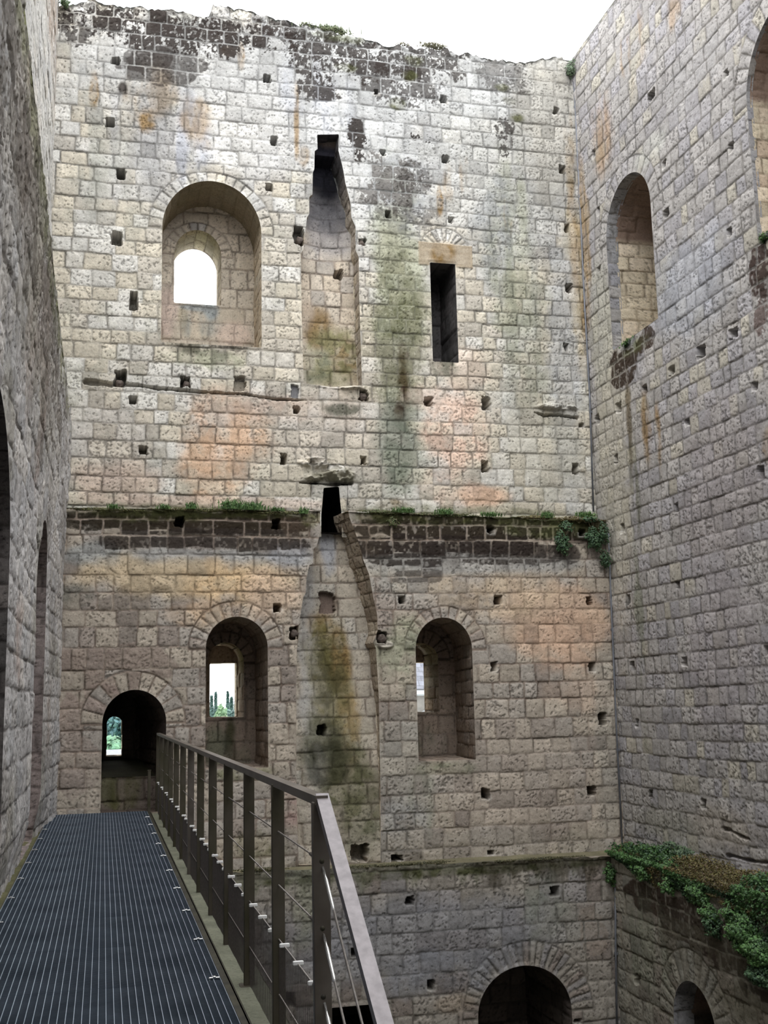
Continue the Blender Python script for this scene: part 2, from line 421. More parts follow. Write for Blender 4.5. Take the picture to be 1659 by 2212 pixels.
def reveal(acc, front, back, colorfn, seed, step=.02, ch=.28, bw=(.25, .6), hmul=1.0, center=None, closed=True):
    """stone surface joining closed 3D curve front to curve back (same parametrisation)"""
    front = np.asarray(front, float); back = np.asarray(back, float); dd = back - front
    back = back + dd / (np.linalg.norm(dd, axis=1, keepdims=True) + 1e-6) * .035
    FB, L = resample(np.hstack([front, back]), step, closed)
    Fp, Bp = FB[:, :3], FB[:, 3:]
    D = np.linalg.norm(Bp - Fp, axis=1).max(); nt_ = max(3, int(D / step))
    t = np.linspace(0, 1, nt_)[None, :, None]
    P = Fp[:, None, :] * (1 - t) + Bp[:, None, :] * t
    s = np.repeat(L[:, None], nt_, 1); tt = np.repeat((np.linspace(0, 1, nt_) * D)[None, :], len(L), 0)
    m = masonry(tt, s, seed, ch, bw); h, jm, pit = relief(m, tt, s, seed, .7)
    N = np.cross(np.gradient(P, axis=0), np.gradient(P, axis=1)); N /= np.linalg.norm(N, axis=2, keepdims=True) + 1e-9
    C = P.mean((0, 1)) if center is None else np.asarray(center)
    sg = np.sign(((C - P) * N).sum(2))
    N = N * np.where(sg == 0, 1, sg)[..., None]
    fade = ss(0, .06, tt) * ss(0, .06, D - tt)
    P = P + N * ((h * hmul) * fade)[..., None]
    col = colorfn(m, jm, pit, tt, s, P)
    acc.grid(P, col)

def ys3(poly, Y): return np.array([(x, Y, z) for x, z in poly])
def xs3(poly, X): return np.array([(X, y, z) for y, z in poly])

def wall_end(acc, P, Y, m_seed, colfn, ch=.275, bw=(.22, .5), arches=(), rough=1.0, post=None):
    m = masonry(P.U, P.V, m_seed, ch, bw, arches); h, jm, pit = relief(m, P.U, P.V, m_seed, rough)
    col = colfn(m, jm, pit, P.U, P.V); h = h * P.fade
    if post: post(h, col, P.U, P.V, m)
    Yv = Y if not callable(Y) else Y(P.U, P.V)
    acc.grid(np.stack([P.U, Yv - h, P.V], -1), col, P.dead)

def mk(a, b, c, mort, seed, cb=.25, cc=.15):
    return lambda m, jm, pit, u, v, P=None: base_color(m, jm, pit, u, v, seed, a, b, c, mort, cb, cc)

def px_stains(col, u, v, m, Y, items, seed0=0, plane='Y'):
    for i, (x, y, rx, ry, color, amt, kind) in enumerate(items):
        if plane == 'Y':
            a = onY(x, y, Y); b = onY(x + rx, y, Y); c = onY(x, y + ry, Y)
            stain(col, u, v, (a[0], a[2]), (abs(b[0] - a[0]), abs(c[2] - a[2])), color, amt, kind, seed0 + i * 3, m)
        else:
            a = onX(x, y, Y); k = a[1] / F
            ru = rx * a[1] * a[1] / (F * Y) * .93; rv = ry * k
            stain(col, u, v, (a[1], a[2]), (ru, rv), color, amt, kind, seed0 + i * 3, m)
def px_holes(h, col, u, v, Y, items, plane='Y'):
    for i, it in enumerate(items):
        x, y = it[:2]; w, hh = (it[2], it[3]) if len(it) > 3 else (17, 19); dep = it[4] if len(it) > 4 else .34
        inner = it[5] if len(it) > 5 else None
        if plane == 'Y':
            a = onY(x, y, Y); k = Y / F; hole(h, col, u, v, a[0], a[2], w * k, hh * k, dep, 7 + i * 5, .3, inner)
        else:
            a = onX(x, y, Y); k = a[1] / F
            hole(h, col, u, v, a[1], a[2], max(.10, w * a[1] * a[1] / (F * Y)), max(.11, hh * k * .8), dep, 9 + i * 5, .3, inner)
#SETTING
wall = Acc()
# --- upper tier of the end wall
top_pts = [(-1.2, 10.72), (-.91, 10.70), (-.44, 10.82), (-.09, 10.8), (.33, 10.83), (.8, 10.84), (1.04, 10.83), (1.2, 10.78), (1.33, 10.80), (1.42, 10.81), (1.47, 10.99),
           (1.91, 11.0), (2.3, 10.97), (2.51, 10.93), (2.81, 10.86), (3.27, 10.84), (3.6, 10.8), (3.88, 10.75), (4.27, 10.66), (4.6, 10.71), (5.0, 10.70), (5.3, 10.72), (5.6, 10.69), (5.87, 10.68),
           (6.1, 10.64), (6.44, 10.66), (6.75, 10.68), (6.94, 10.76), (7.2, 10.86), (7.63, 10.88), (8, 10.9)]
tpx, tpz = zip(*top_pts)
def top_line(u): return np.interp(u, tpx, tpz) + .09 * (vn(u * 6, u * 0, 5) - .5) + .05 * (vn(u * 21, u * 0, 6) - .5)
W1 = arch_px(Y1, 349, 565, 498, 391, 745)
W1b = [(x, z * 1.0) for x, z in W1]
Yb1 = Y1 + .93
W1in = arch_px(Yb1, 376, 478, 551, 497, 657)
Ye1 = Yb1 + .76
def poly_px(Y, pts): return [(onY(x, y, Y)[0], onY(x, y, Y)[2]) for x, y in pts]
CH1 = poly_px(Y1, [(685, 291), (732, 290), (731, 325), (741, 365), (746, 395), (757, 438), (759, 470), (768, 490), (768, 540), (775, 556), (776, 640), (779, 740), (782, 832), (717, 836), (656, 828),
                   (652, 700), (650, 560), (649, 548), (655, 540), (659, 505), (663, 470), (668, 462), (668, 425), (675, 420), (676, 372), (679, 365), (680, 326), (686, 322)])
NS = rect_px(Y1, 932, 987, 569, 782)
SLOT = [(x, z) for x, z in poly_px(Y1, [(699, 1054), (732, 1051), (735, 1085), (738, 1112)])] + [(onY(738, 1112, Y1)[0], 2.3), (onY(693, 1112, Y1)[0], 2.3)] + poly_px(Y1, [(694, 1112), (697, 1080)])
def cpt(x, y, Y): a = onY(x, y, Y); return a[0], a[2]
def arcspec(x, y, ri, ro, n, Y): a = cpt(x, y, Y); k = Y / F; return (a[0], a[1], ri * k, ro * k, n)
A1 = [arcspec(457, 498, 108, 142, 19, Y1), arcspec(961, 545, 38, 62, 13, Y1)]
T1holes = [(249, 131), (237, 264, 18, 22), (261, 376, 18, 26), (253, 513, 22, 32), (289, 648, 18, 44), (577, 170), (592, 304, 15, 24), (582, 404), (813, 199, 13, 16), (827, 329, 14, 16),
           (839, 463, 14, 18), (958, 214, 15, 18), (962, 344, 14, 18), (975, 475, 14, 18), (1202, 240, 17, 22), (1215, 366, 15, 24), (1226, 491, 14, 24), (1229, 622, 15, 24), (1224, 750, 14, 22),
           (260, 814, 28, 34), (401, 824, 22, 28), (517, 829, 24, 36, .10), (637, 845, 16, 28, .06, (.2, .2, .21)), (287, 864, 14, 16), (785, 852, 22, 26), (641, 885, 16, 20), (926, 867, 19, 22),
           (1051, 870, 20, 32), (309, 972, 18, 20), (613, 991, 16, 26), (785, 995, 16, 22), (1047, 1007, 18, 26), (1243, 1012, 15, 26), (1256, 918, 12, 9), (645, 508, 20, 44, .25), (782, 522, 18, 18, .25)]
T1st = [
    # broad tones
    (700, 150, 620, 120, (.36, .36, .355), .75, 'blotch'), (380, 200, 270, 110, (.33, .33, .31), .65, 'blotch'), (860, 300, 200, 160, (.38, .385, .385), .6, 'blotch'), (1110, 330, 120, 230, (.37, .37, .35), .65, 'blotch'), (1190, 170, 60, 90, (.36, .34, .29), .6, 'blotch'),
    (300, 300, 190, 150, GREY, .75, 'streak'), (560, 260, 200, 150, (.55, .545, .53), .7, 'soft'), (800, 330, 170, 260, (.50, .505, .50), .8, 'soft'), (1080, 360, 180, 230, (.44, .44, .42), .75, 'soft'),
    (900, 160, 420, 110, (.42, .425, .42), .8, 'soft'), (1190, 260, 80, 200, (.42, .40, .35), .6, 'soft'), (400, 130, 320, 110, (.40, .40, .39), .8, 'soft'),
    (865, 640, 70, 330, GREENG, .7, 'soft'), (860, 700, 55, 260, (.20, .21, .13), .65, 'blotch'), (1110, 640, 70, 260, (.34, .35, .32), .75, 'streak'), (1105, 560, 60, 240, GREENG, .6, 'streak'), (1140, 720, 60, 200, (.25, .26, .2), .6, 'blotch'),
    (860, 960, 60, 120, (.26, .28, .23), .8, 'soft'), (860, 985, 35, 100, (.16, .19, .14), .7, 'blotch'), (700, 770, 430, 60, (.55, .50, .42), .35, 'soft'), (1220, 800, 40, 330, (.36, .37, .38), .7, 'soft'),
    (620, 920, 250, 90, (.50, .45, .40), .5, 'soft'), (230, 960, 110, 120, (.50, .45, .40), .5, 'soft'), (1180, 960, 110, 130, (.46, .44, .37), .6, 'soft'),
    # pink and salmon stone
    (470, 955, 85, 125, (.62, .44, .32), .85, 'run'), (450, 1010, 80, 80, SALMON, .8, 'blotch'), (540, 940, 60, 60, SALMON, .8, 'blotch'), (560, 880, 150, 40, PINK, .6, 'blotch'), (250, 1040, 110, 50, PINK, .6, 'soft'),
    (990, 940, 80, 90, (.68, .50, .40), .85, 'blotch'), (1035, 1070, 65, 28, (.68, .47, .34), .9, 'soft'), (980, 1055, 70, 50, PINK, .6, 'blotch'), (960, 860, 90, 40, PINK, .6, 'blotch'), (450, 1085, 300, 18, PINK, .55, 'soft'),
    (730, 880, 80, 60, (.42, .36, .30), .6, 'blotch'), (1000, 790, 60, 50, (.66, .54, .44), .6, 'soft'),
    # grey rain streaks
    (410, 300, 50, 110, BLUEG, .75, 'streak'), (330, 330, 45, 120, (.30, .30, .30), .7, 'streak'), (250, 400, 60, 130, (.42, .42, .38), .6, 'streak'), (870, 420, 80, 110, (.36, .37, .38), .75, 'blotch'), (1070, 480, 50, 120, (.30, .31, .31), .8, 'blotch'),
    (650, 180, 60, 80, BLUEG, .5, 'streak'), (720, 260, 60, 100, BLUEG, .5, 'streak'), (200, 330, 40, 170, (.34, .34, .30), .6, 'streak'), (1015, 350, 50, 140, (.40, .40, .38), .6, 'streak'), (340, 430, 60, 60, (.35, .34, .32), .6, 'blotch'),
    # ochre lichen
    (203, 190, 12, 48, OCHRE, .95, 'run'), (318, 262, 22, 30, OCHRE, .85, 'blotch'), (325, 200, 60, 80, OCHRE, .45, 'streak'), (425, 265, 45, 60, OCHRE, .6, 'streak'), (521, 118, 9, 34, OCHRE, .9, 'run'), (495, 110, 18, 12, OCHRE, .8, 'blotch'),
    (640, 260, 8, 90, OCHRE, .75, 'streak'), (655, 335, 16, 30, OCHRE, .7, 'blotch'), (950, 430, 9, 38, OCHRE, .95, 'run'), (980, 390, 25, 50, OCHRE, .6, 'streak'), (1008, 370, 8, 40, OCHRE, .6, 'streak'), (1098, 460, 9, 55, OCHRE, .8, 'streak'), (1095, 580, 10, 60, OCHRE, .55, 'streak'),
    (1243, 560, 14, 260, (.30, .23, .11), .8, 'streak'), (1238, 470, 20, 230, OCHRE, .55, 'streak'), (1265, 700, 10, 90, OCHRE, .7, 'run'), (1238, 380, 9, 180, OCHRE, .6, 'streak'), (270, 250, 10, 90, OCHRE, .4, 'streak'),
    # dark lichen
    (385, 62, 285, 52, DARK, .95, 'speck'), (385, 40, 285, 38, DARK, .6, 'speck'), (350, 140, 110, 50, DARK, .75, 'block'), (160, 60, 50, 40, DARK, .8, 'speck'), (720, 125, 120, 60, DARK, .9, 'speck'), (690, 190, 60, 36, DARK, .9, 'speck'),
    (330, 130, 70, 36, DARK, .7, 'block'), (900, 120, 120, 60, DARK, .85, 'speck'), (870, 180, 90, 60, DARK, .8, 'speck'), (1090, 160, 60, 60, DARK, .6, 'speck'), (910, 298, 36, 16, DARK, .95, 'speck'), (1090, 290, 26, 60, DARK, .85, 'speck'),
    (770, 300, 22, 60, DARK, .95, 'speck'), (850, 400, 80, 70, (.15, .14, .13), .85, 'speck'), (890, 380, 40, 50, DARK, .6, 'speck'), (265, 190, 12, 16, DARK, .9, 'blotch'), (860, 460, 90, 40, DARK, .5, 'speck'), (640, 70, 90, 30, DARK, .8, 'speck'),
    (870, 830, 17, 84, (.08, .055, .035), 1.0, 'blotch'), (872, 770, 14, 34, (.08, .06, .04), .9, 'blotch'), (862, 890, 14, 26, (.08, .06, .04), .8, 'blotch'),
    # moss
    (895, 133, 25, 14, MOSS, .95, 'blotch'), (885, 163, 18, 12, MOSS, .9, 'blotch'), (858, 225, 22, 14, MOSS, .9, 'blotch'), (750, 146, 30, 12, MOSS, .8, 'blotch'), (1118, 255, 20, 14, MOSS, .85, 'blotch'), (1082, 188, 18, 10, MOSS, .7, 'blotch'), (1100, 218, 18, 10, MOSS, .6, 'blotch'),
    (720, 78, 70, 14, (.12, .13, .07), .7, 'blotch'), (455, 752, 108, 18, (.13, .12, .09), .95, 'blotch'), (450, 775, 100, 24, GREENG, .7, 'blotch'), (500, 745, 60, 14, DARK, .6, 'speck'), (965, 795, 40, 28, (.18, .18, .14), .85, 'blotch'),
    (740, 885, 50, 14, (.13, .13, .10), .9, 'blotch'), (730, 1030, 60, 16, (.16, .16, .10), .7, 'blotch'), (850, 760, 80, 150, MOSS, .35, 'speck'), (870, 630, 60, 100, MOSS, .3, 'speck'),
    (400, 1100, 300, 14, (.20, .20, .12), .6, 'blotch'), (1000, 1105, 300, 14, (.20, .20, .12), .6, 'blotch'), (850, 1088, 50, 16, (.16, .12, .06), .8, 'blotch'), (845, 520, 30, 80, (.36, .36, .27), .6, 'soft'),
]
P = Patch(-1.0, 7.66, 2.5, 11.12, .0115, .0115)
P.top(top_line)
for pl in (W1, CH1, NS, SLOT): P.cut(pl)
def post1(h, col, u, v, m):
    up = ss(5.6, 9.0, v) * (.35 + .65 * ss(1.2, 3.2, u + .25 * (v - 7)))
    g_ = ss(.36, .60, .7 * fbm(u * .8, v * .5, 301, 3) + .3 * m['r1']) * up
    lum = np.clip(col.mean(-1) / .5, .45, 1.3)[..., None]
    col[...] = mix(col, np.array([.335, .34, .35]) * lum, .85 * g_)
    g_ = ss(.50, .66, fbm(u * 2.6, v * .55, 302, 3)) * ss(4.5, 9.5, v); col[...] = mix(col, np.array([.25, .245, .23]) * lum, .6 * g_)
    g_ = ss(.56, .70, fbm(u * 3.6, v * 3.0, 303, 3)) * ss(2.5, 3.0, v); col[...] = mix(col, np.array([.38, .37, .31]) * lum, .35 * g_)
    px_stains(col, u, v, m, Y1, T1st, 100)
    px_holes(h, col, u, v, Y1, T1holes)
    c = [cpt(x, y, Y1) for x, y in [(186, 824), (235, 829), (300, 833), (400, 843), (510, 850), (600, 862), (665, 866)]]
    groove(h, col, u, v, c, [.045, .035, .02, .022, .016, .012, .006], .12, 60)
    c = [cpt(x, y, Y1) for x, y in [(1155, 889), (1175, 896), (1210, 898), (1248, 905)]]
    groove(h, col, u, v, c, [.008, .03, .022, .02], .14, 61)
    c = [cpt(x, y, Y1) for x, y in [(648, 1044), (690, 1046), (760, 1044)]]
    groove(h, col, u, v, c, [.008, .012, .02], .10, 62)
    for (x, y, w, hh, a) in [(708, 1031, 56, 11, .06), (735, 1022, 36, 18, .06), (730, 835, 60, 6, .05), (1200, 880, 60, 8, .05), (690, 1000, 50, 14, .05)]:   # broken lip over the flue
        uu, vv = cpt(x, y, Y1); k = Y1 / F; d = np.sqrt(((u - uu) / (w * k)) ** 2 + ((v - vv) / (hh * k)) ** 2)
        b = ss(1.1, .6, d); h += a * b * (.1 + 2.2 * ss(.3, .7, fbm(u * 9, v * 14, 64))) * P.fade
        if a > .055: col[...] = mix(col, (.36, .34, .27), b * .7 * ss(.3, .6, fbm(u * 12, v * 16, 65)))
    # crumbling wall head
    e = ss(.35, 0, P.topd); h += e * .10 * (fbm(u * 7, v * 7, 66) - .55)
    # blind arch: flat stone lintel over the slit
    x0, z0 = cpt(905, 570, Y1); x1, z1 = cpt(1019, 530, Y1)
    lm = ss(-.01, .005, u - x0) * ss(-.01, .005, x1 - u) * ss(-.005, .005, v - z0 + .01) * ss(-.005, .005, z1 - v - (u - x0) * .02) * (P.fade > .02)
    h[...] = h * (1 - lm) + lm * (.012 + .008 * (vn(u * 5, v * 20, 67) - .5)) * P.fade
    col[...] = mix(col, (.40, .33, .24), lm * .85)
    stain(col, u, v, cpt(955, 548, Y1), (.24, .24), OCHRE, .9, 'blotch', 68)
wall_end(wall, P, Y1, 11, mk(CREAM, WHITE, (.56, .52, .45), (.31, .29, .255), 11, .35, .2), ch=.243, bw=(.19, .40), arches=A1, post=post1)

# --- middle tier
def l2(u): return np.interp(u, [-1, -.52, 2.95, 7.65], [2.78, 2.78, 2.85, 2.73]) + .05 * (vn(u * 7, u * 0, 8) - .5) + .03 * (vn(u * 25, u * 0, 9) - .5)
W2 = arch_px(Y2, 444, 579, 1400, 1332, 1660)
W3 = arch_px(Y2, 901, 1024, 1402, 1334, 1643)
D1 = arch_px(Y2, 219, 358, 1562, 1490, 1756)
CH2 = [(onY(692, 1150, Y2)[0], 3.2)] + poly_px(Y2, [(692, 1150), (684, 1180), (677, 1186), (676, 1218), (668, 1221), (662, 1250), (660, 1282), (655, 1290), (650, 1322), (645, 1350), (643, 1388), (641, 1402), (640, 1500), (640, 1700), (645, 1868), (700, 1870), (770, 1868),
                    (822, 1866), (822, 1700), (818, 1500), (812, 1400), (806, 1388), (816, 1362), (815, 1330), (806, 1288), (797, 1240), (785, 1210), (779, 1185), (769, 1155), (755, 1118)]) + [(onY(745, 1100, Y2)[0], 3.2)]
A2 = [arcspec(510, 1400, 67, 101, 13, Y2), arcspec(963, 1402, 62, 96, 13, Y2), arcspec(288, 1562, 70, 107, 11, Y2)]
T2holes = [(387, 1127, 17, 22), (596, 1132, 17, 20), (1060, 1143, 16, 18), (1258, 1150, 16, 14), (599, 1312, 17, 19), (869, 1295, 15, 17), (1076, 1295, 18, 20), (1273, 1298, 15, 20), (1067, 1440, 17, 24), (1280, 1441, 17, 20),
           (1302, 1553, 20, 28), (1049, 1715, 17, 22), (1278, 1709, 18, 18), (858, 1854, 26, 14), (1060, 1842, 16, 10), (825, 1377, 22, 26, .25), (636, 1366, 20, 30, .2)]
T2st = [
    (290, 1340, 150, 90, (.25, .215, .185), .85, 'block2'), (250, 1440, 150, 60, (.30, .24, .205), .8, 'block2'), (230, 1560, 130, 110, (.34, .265, .23), .7, 'block2'), (170, 1650, 60, 110, (.36, .30, .26), .6, 'block'),
    (420, 1205, 300, 26, (.36, .36, .35), .8, 'soft'), (620, 1200, 60, 40, BLUEG, .6, 'soft'), (1000, 1215, 350, 30, (.34, .34, .33), .75, 'soft'), (200, 1195, 80, 30, (.33, .34, .33), .8, 'soft'), (860, 1240, 70, 60, (.38, .38, .35), .6, 'blotch'),
    (400, 1245, 280, 50, (.58, .46, .30), .75, 'soft'), (500, 1260, 120, 60, (.62, .43, .24), .6, 'blotch'), (590, 1285, 70, 60, (.60, .45, .33), .7, 'soft'), (430, 1325, 90, 30, (.60, .42, .27), .6, 'blotch'),
    (1200, 1330, 150, 90, (.60, .43, .31), .75, 'soft'), (1230, 1390, 110, 80, (.58, .40, .29), .7, 'blotch'), (1100, 1290, 120, 60, (.56, .44, .31), .6, 'blotch'), (990, 1280, 80, 40, (.48, .38, .27), .5, 'blotch'), (1260, 1500, 90, 50, (.52, .40, .31), .6, 'soft'),
    (740, 1320, 60, 180, (.50, .44, .36), .3, 'soft'), (860, 1420, 60, 80, (.33, .34, .25), .7, 'blotch'), (880, 1370, 50, 50, GREENG, .7, 'blotch'), (870, 1650, 70, 160, (.36, .35, .31), .5, 'soft'), (1140, 1700, 200, 160, (.40, .34, .29), .45, 'soft'),
    (870, 1790, 100, 80, (.33, .33, .32), .7, 'blotch'), (1000, 1830, 300, 50, (.34, .31, .27), .7, 'soft'), (620, 1760, 40, 120, (.34, .31, .27), .6, 'blotch'), (1250, 1815, 60, 30, (.30, .27, .22), .6, 'soft'), (920, 1720, 40, 90, (.27, .28, .22), .6, 'streak'),
    (960, 1660, 70, 18, (.24, .25, .17), .85, 'blotch'), (520, 1670, 90, 20, (.22, .22, .13), .85, 'blotch'), (560, 1830, 60, 40, (.15, .15, .08), .7, 'blotch'), (640, 1740, 30, 60, (.36, .24, .22), .7, 'blotch'), (1090, 1630, 180, 150, (.46, .41, .35), .3, 'soft'),
    (1310, 1600, 30, 250, (.33, .31, .27), .6, 'soft'), (150, 1290, 70, 30, (.17, .165, .14), .8, 'blotch'), (330, 1690, 90, 60, (.30, .27, .22), .5, 'blotch'),
    # the dark lichen band under the ledge
    (420, 1128, 290, 26, (.032, .024, .015), .98, 'block'), (420, 1122, 300, 20, (.030, .022, .014), .8, 'block'), (450, 1165, 240, 26, (.034, .026, .021), .9, 'block'), (1040, 1140, 300, 32, (.030, .022, .014), .98, 'block'), (980, 1178, 230, 24, (.030, .022, .018), .98, 'block'),
    (870, 1208, 110, 18, (.030, .022, .018), .9, 'block'), (1120, 1195, 130, 28, (.04, .03, .025), .8, 'block'), (900, 1245, 60, 16, (.05, .04, .035), .7, 'block'), (200, 1125, 80, 22, (.034, .027, .018), .9, 'block'), (1290, 1150, 60, 40, (.032, .024, .017), .9, 'soft'),
    (1080, 1210, 170, 30, DARK, .6, 'drip'), (450, 1185, 230, 18, DARK, .5, 'drip'), (640, 1160, 40, 40, (.10, .07, .05), .5, 'drip'), (800, 1150, 40, 60, (.14, .11, .08), .6, 'blotch'),
    (420, 1108, 300, 12, (.065, .068, .022), .95, 'blotch'), (330, 1112, 170, 18, (.065, .068, .022), .8, 'blotch'), (1040, 1122, 300, 16, (.06, .062, .02), .95, 'blotch'), (820, 1115, 70, 22, (.058, .062, .02), .9, 'blotch'), (1200, 1140, 130, 26, (.10, .11, .04), .7, 'blotch'), (670, 1125, 24, 20, (.14, .15, .05), .9, 'blotch'),
]
P = Patch(-.80, 7.66, -2.35, 2.95, .0115, .0115)
P.top(l2)
for pl in (W2, W3, D1, CH2): P.cut(pl)
def post2(h, col, u, v, m):
    px_stains(col, u, v, m, Y2, T2st, 400)
    # the dark grey coarse stones by the doorway
    a = cpt(130, 1430, Y2); 
    px_holes(h, col, u, v, Y2, T2holes)
    e = ss(.12, 0, P.topd); h += e * .05 * (fbm(u * 6, v * 6, 70) - .7)
    e = ss(.25, 0, v + 2.2) * (vn(u * 3, v * 5, 71) - .5); h += .05 * e
    for (x, y, w, hh, a_) in [(654, 1398, 18, 9, .06), (832, 1393, 20, 9, .06)]:       # worn corbel stones of the hood
        uu, vv = cpt(x, y, Y2); k = Y2 / F; d = np.sqrt(((u - uu) / (w * k)) ** 2 + ((v - vv) / (hh * k)) ** 2)
        b = ss(1.1, .7, d) * P.fade; h += a_ * b; col[...] = mix(col, (.56, .52, .46), b * .7)
wall_end(wall, P, Y2, 23, mk((.50, .44, .365), (.44, .40, .355), (.37, .32, .28), (.235, .18, .145), 23, .3, .2), ch=.263, bw=(.20, .43), arches=A2, post=post2)

# --- lower tier
D2 = arch_px(Y3, 1040, 1246, 2190, 2085, 2212 + 420)
DK = rect_px(Y3, 716, 836, 2172, 2262)
def l3(u): return np.interp(u, [0, 2.06, 7.1], [-2.13, -2.15, -2.21]) + .03 * (vn(u * 7, u * 0, 18) - .5)
P = Patch(-.80, XR3 + .05, -5.2, -2.1, .0125, .0125)
P.top(l3)
P.cut(D2); P.cut(DK)
T3holes = [(885, 1946, 16, 18), (1198, 1926, 20, 19), (931, 2128, 15, 20), (768, 2058, 16, 18), (1248, 2205, 16, 8), (627, 2160, 20, 26)]
T3st = [(900, 2030, 380, 110, (.25, .26, .29), .6, 'soft'), (950, 2100, 150, 60, (.24, .25, .28), .5, 'blotch'), (940, 1900, 420, 40, (.17, .175, .12), .8, 'drip'), (1180, 1895, 150, 36, (.07, .06, .04), .9, 'drip'), (900, 1888, 420, 12, (.055, .06, .022), .9, 'blotch'),
        (1180, 1965, 60, 80, (.22, .24, .2), .6, 'blotch'), (1230, 1990, 80, 60, (.30, .29, .26), .5, 'soft'), (640, 1960, 60, 120, (.22, .23, .17), .6, 'streak'), (980, 2170, 50, 26, (.33, .27, .21), .6, 'soft'), (1285, 2020, 40, 60, (.34, .28, .23), .5, 'block')]
def post3(h, col, u, v, m):
    px_stains(col, u, v, m, Y3, T3st, 700); px_holes(h, col, u, v, Y3, T3holes)
    h += ss(.1, 0, P.topd) * .04 * (fbm(u * 6, v * 6, 72) - .3)
low = mk((.36, .33, .29), (.33, .31, .30), (.30, .26, .23), (.22, .20, .17), 37, .3, .2)
wall_end(wall, P, Y3, 37, low, ch=.257, bw=(.2, .42), arches=[arcspec(1143, 2190, 103, 150, 27, Y3)], post=post3)
P = Patch(-.80, XR3 + .05, -12, -5.2, .05, .05); P.cut(D2)
wall_end(wall, P, Y3, 38, low)

# flat tops of the ledges and of the wall head
def flat(acc, pts, color, seed, step=.05, amp=.04, top=None):
    """rough quad patch between four corners a b c d (bilinear)"""
    a, b, c, d = [np.array(p, float) for p in pts]
    nu = max(3, int(np.linalg.norm(b - a) / step)); nv = max(3, int(np.linalg.norm(d - a) / step))
    s, t = np.meshgrid(np.linspace(0, 1, nu), np.linspace(0, 1, nv)); s = s[..., None]; t = t[..., None]
    Pp = a * (1 - s) * (1 - t) + b * s * (1 - t) + c * s * t + d * (1 - s) * t
    n = fbm(Pp[..., 0] * 4 + Pp[..., 2] * 3, Pp[..., 1] * 4, seed) - .5
    Pp[..., 2] += amp * n * np.minimum(1, 6 * np.minimum(t, 1 - t))[..., 0]
    acc.grid(Pp, np.asarray(color) * (.7 + .8 * (n + .5))[..., None])
sl0, sl1 = onY(692, 1110, Y2)[0], onY(746, 1110, Y2)[0]
flat(wall, [(-.8, Y2 - .01, 2.80), (sl0, Y2 - .01, 2.82), (sl0, Y1 + .05, 2.84), (-.8, Y1 + .05, 2.84)], (.055, .06, .022), 3)
flat(wall, [(sl1, Y2 - .01, 2.82), (7.66, Y2 - .01, 2.76), (7.66, Y1 + .05, 2.80), (sl1, Y1 + .05, 2.84)], (.055, .06, .022), 5)
flat(wall, [(-.8, Y3, -2.17), (XR3, Y3, -2.20), (XR, Y2 + .05, -2.19), (-.8, Y2 + .05, -2.17)], (.17, .155, .10), 4, .04)
xs = np.linspace(-1, 7.66, 260); tz = top_line(xs)
for y0, y1, dz in ((Y1, Y1 + .6, .05), (Y1 + .6, Y1 + 1.3, .12)):
    Pp = np.stack([np.stack([xs, np.full_like(xs, y), tz + (0 if y == Y1 else dz)], -1) for y in (y0, y1)])
    wall.grid(Pp, np.full(Pp.shape, .22))
wb = wall.build('wall_back', STONE); props(wb, kind='structure')

# ------------------------------------------------------------------ openings of the end wall
def rev_col(a, b, c, mort, seed, extra=None):
    def f(m, jm, pit, u, v, P):
        col = base_color(m, jm, pit, u, v, seed, a, b, c, mort)
        if extra: extra(col, u, v, P, m)
        return col
    return f
def back_plate(acc, poly, Y, inner, colfn, seed, arches=(), mg=.06, post=None, du=.014, ch=.3, bw=(.25, .5)):
    A = np.array(poly); p = Patch(A[:, 0].min() - mg, A[:, 0].max() + mg, A[:, 1].min() - mg, A[:, 1].max() + mg, du, du)
    if inner: p.cut(inner, fade=.03)
    wall_end(acc, p, Y, seed, colfn, ch=ch, bw=bw, arches=arches, rough=.6, post=post)

# window 1: deep arched niche in the upper tier, open to the sky
a = Acc()
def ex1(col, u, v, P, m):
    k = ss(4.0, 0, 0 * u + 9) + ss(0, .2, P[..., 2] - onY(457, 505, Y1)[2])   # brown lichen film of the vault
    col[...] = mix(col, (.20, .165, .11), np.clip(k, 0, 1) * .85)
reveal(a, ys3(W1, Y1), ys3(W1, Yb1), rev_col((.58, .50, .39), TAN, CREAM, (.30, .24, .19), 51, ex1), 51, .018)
def pw1(h, col, u, v, m):
    for i, (x, y, rx, ry, c, am, kd) in enumerate([(430, 690, 55, 50, (.30, .31, .29), .8, 'streak'), (395, 680, 14, 40, (.30, .25, .15), .6, 'streak'), (455, 670, 20, 30, (.26, .30, .32), .8, 'soft'), (430, 665, 60, 10, (.28, .30, .30), .9, 'soft'), (360, 680, 25, 80, (.56, .45, .40), .7, 'soft'), (500, 720, 50, 40, (.56, .44, .38), .6, 'soft'), (500, 520, 60, 60, (.52, .45, .37), .5, 'soft')]):
        p0 = onY(x, y, Yb1); k = Yb1 / F; stain(col, u, v, (p0[0], p0[2]), (rx * k, ry * k), c, am, kd, 80 + i, m)
back_plate(a, W1, Yb1, W1in, mk((.56, .50, .415), (.60, .53, .43), (.54, .515, .49), (.29, .24, .20), 52), 52, [arcspec(427, 551, 52, 78, 12, Yb1)], post=pw1)
reveal(a, ys3(W1in, Yb1), ys3(W1in, Ye1), rev_col((.44, .37, .29), (.40, .34, .28), TAN, (.25, .2, .16), 53), 53, .02)
w1 = a.build('window_1', STONE); props(w1, kind='structure')

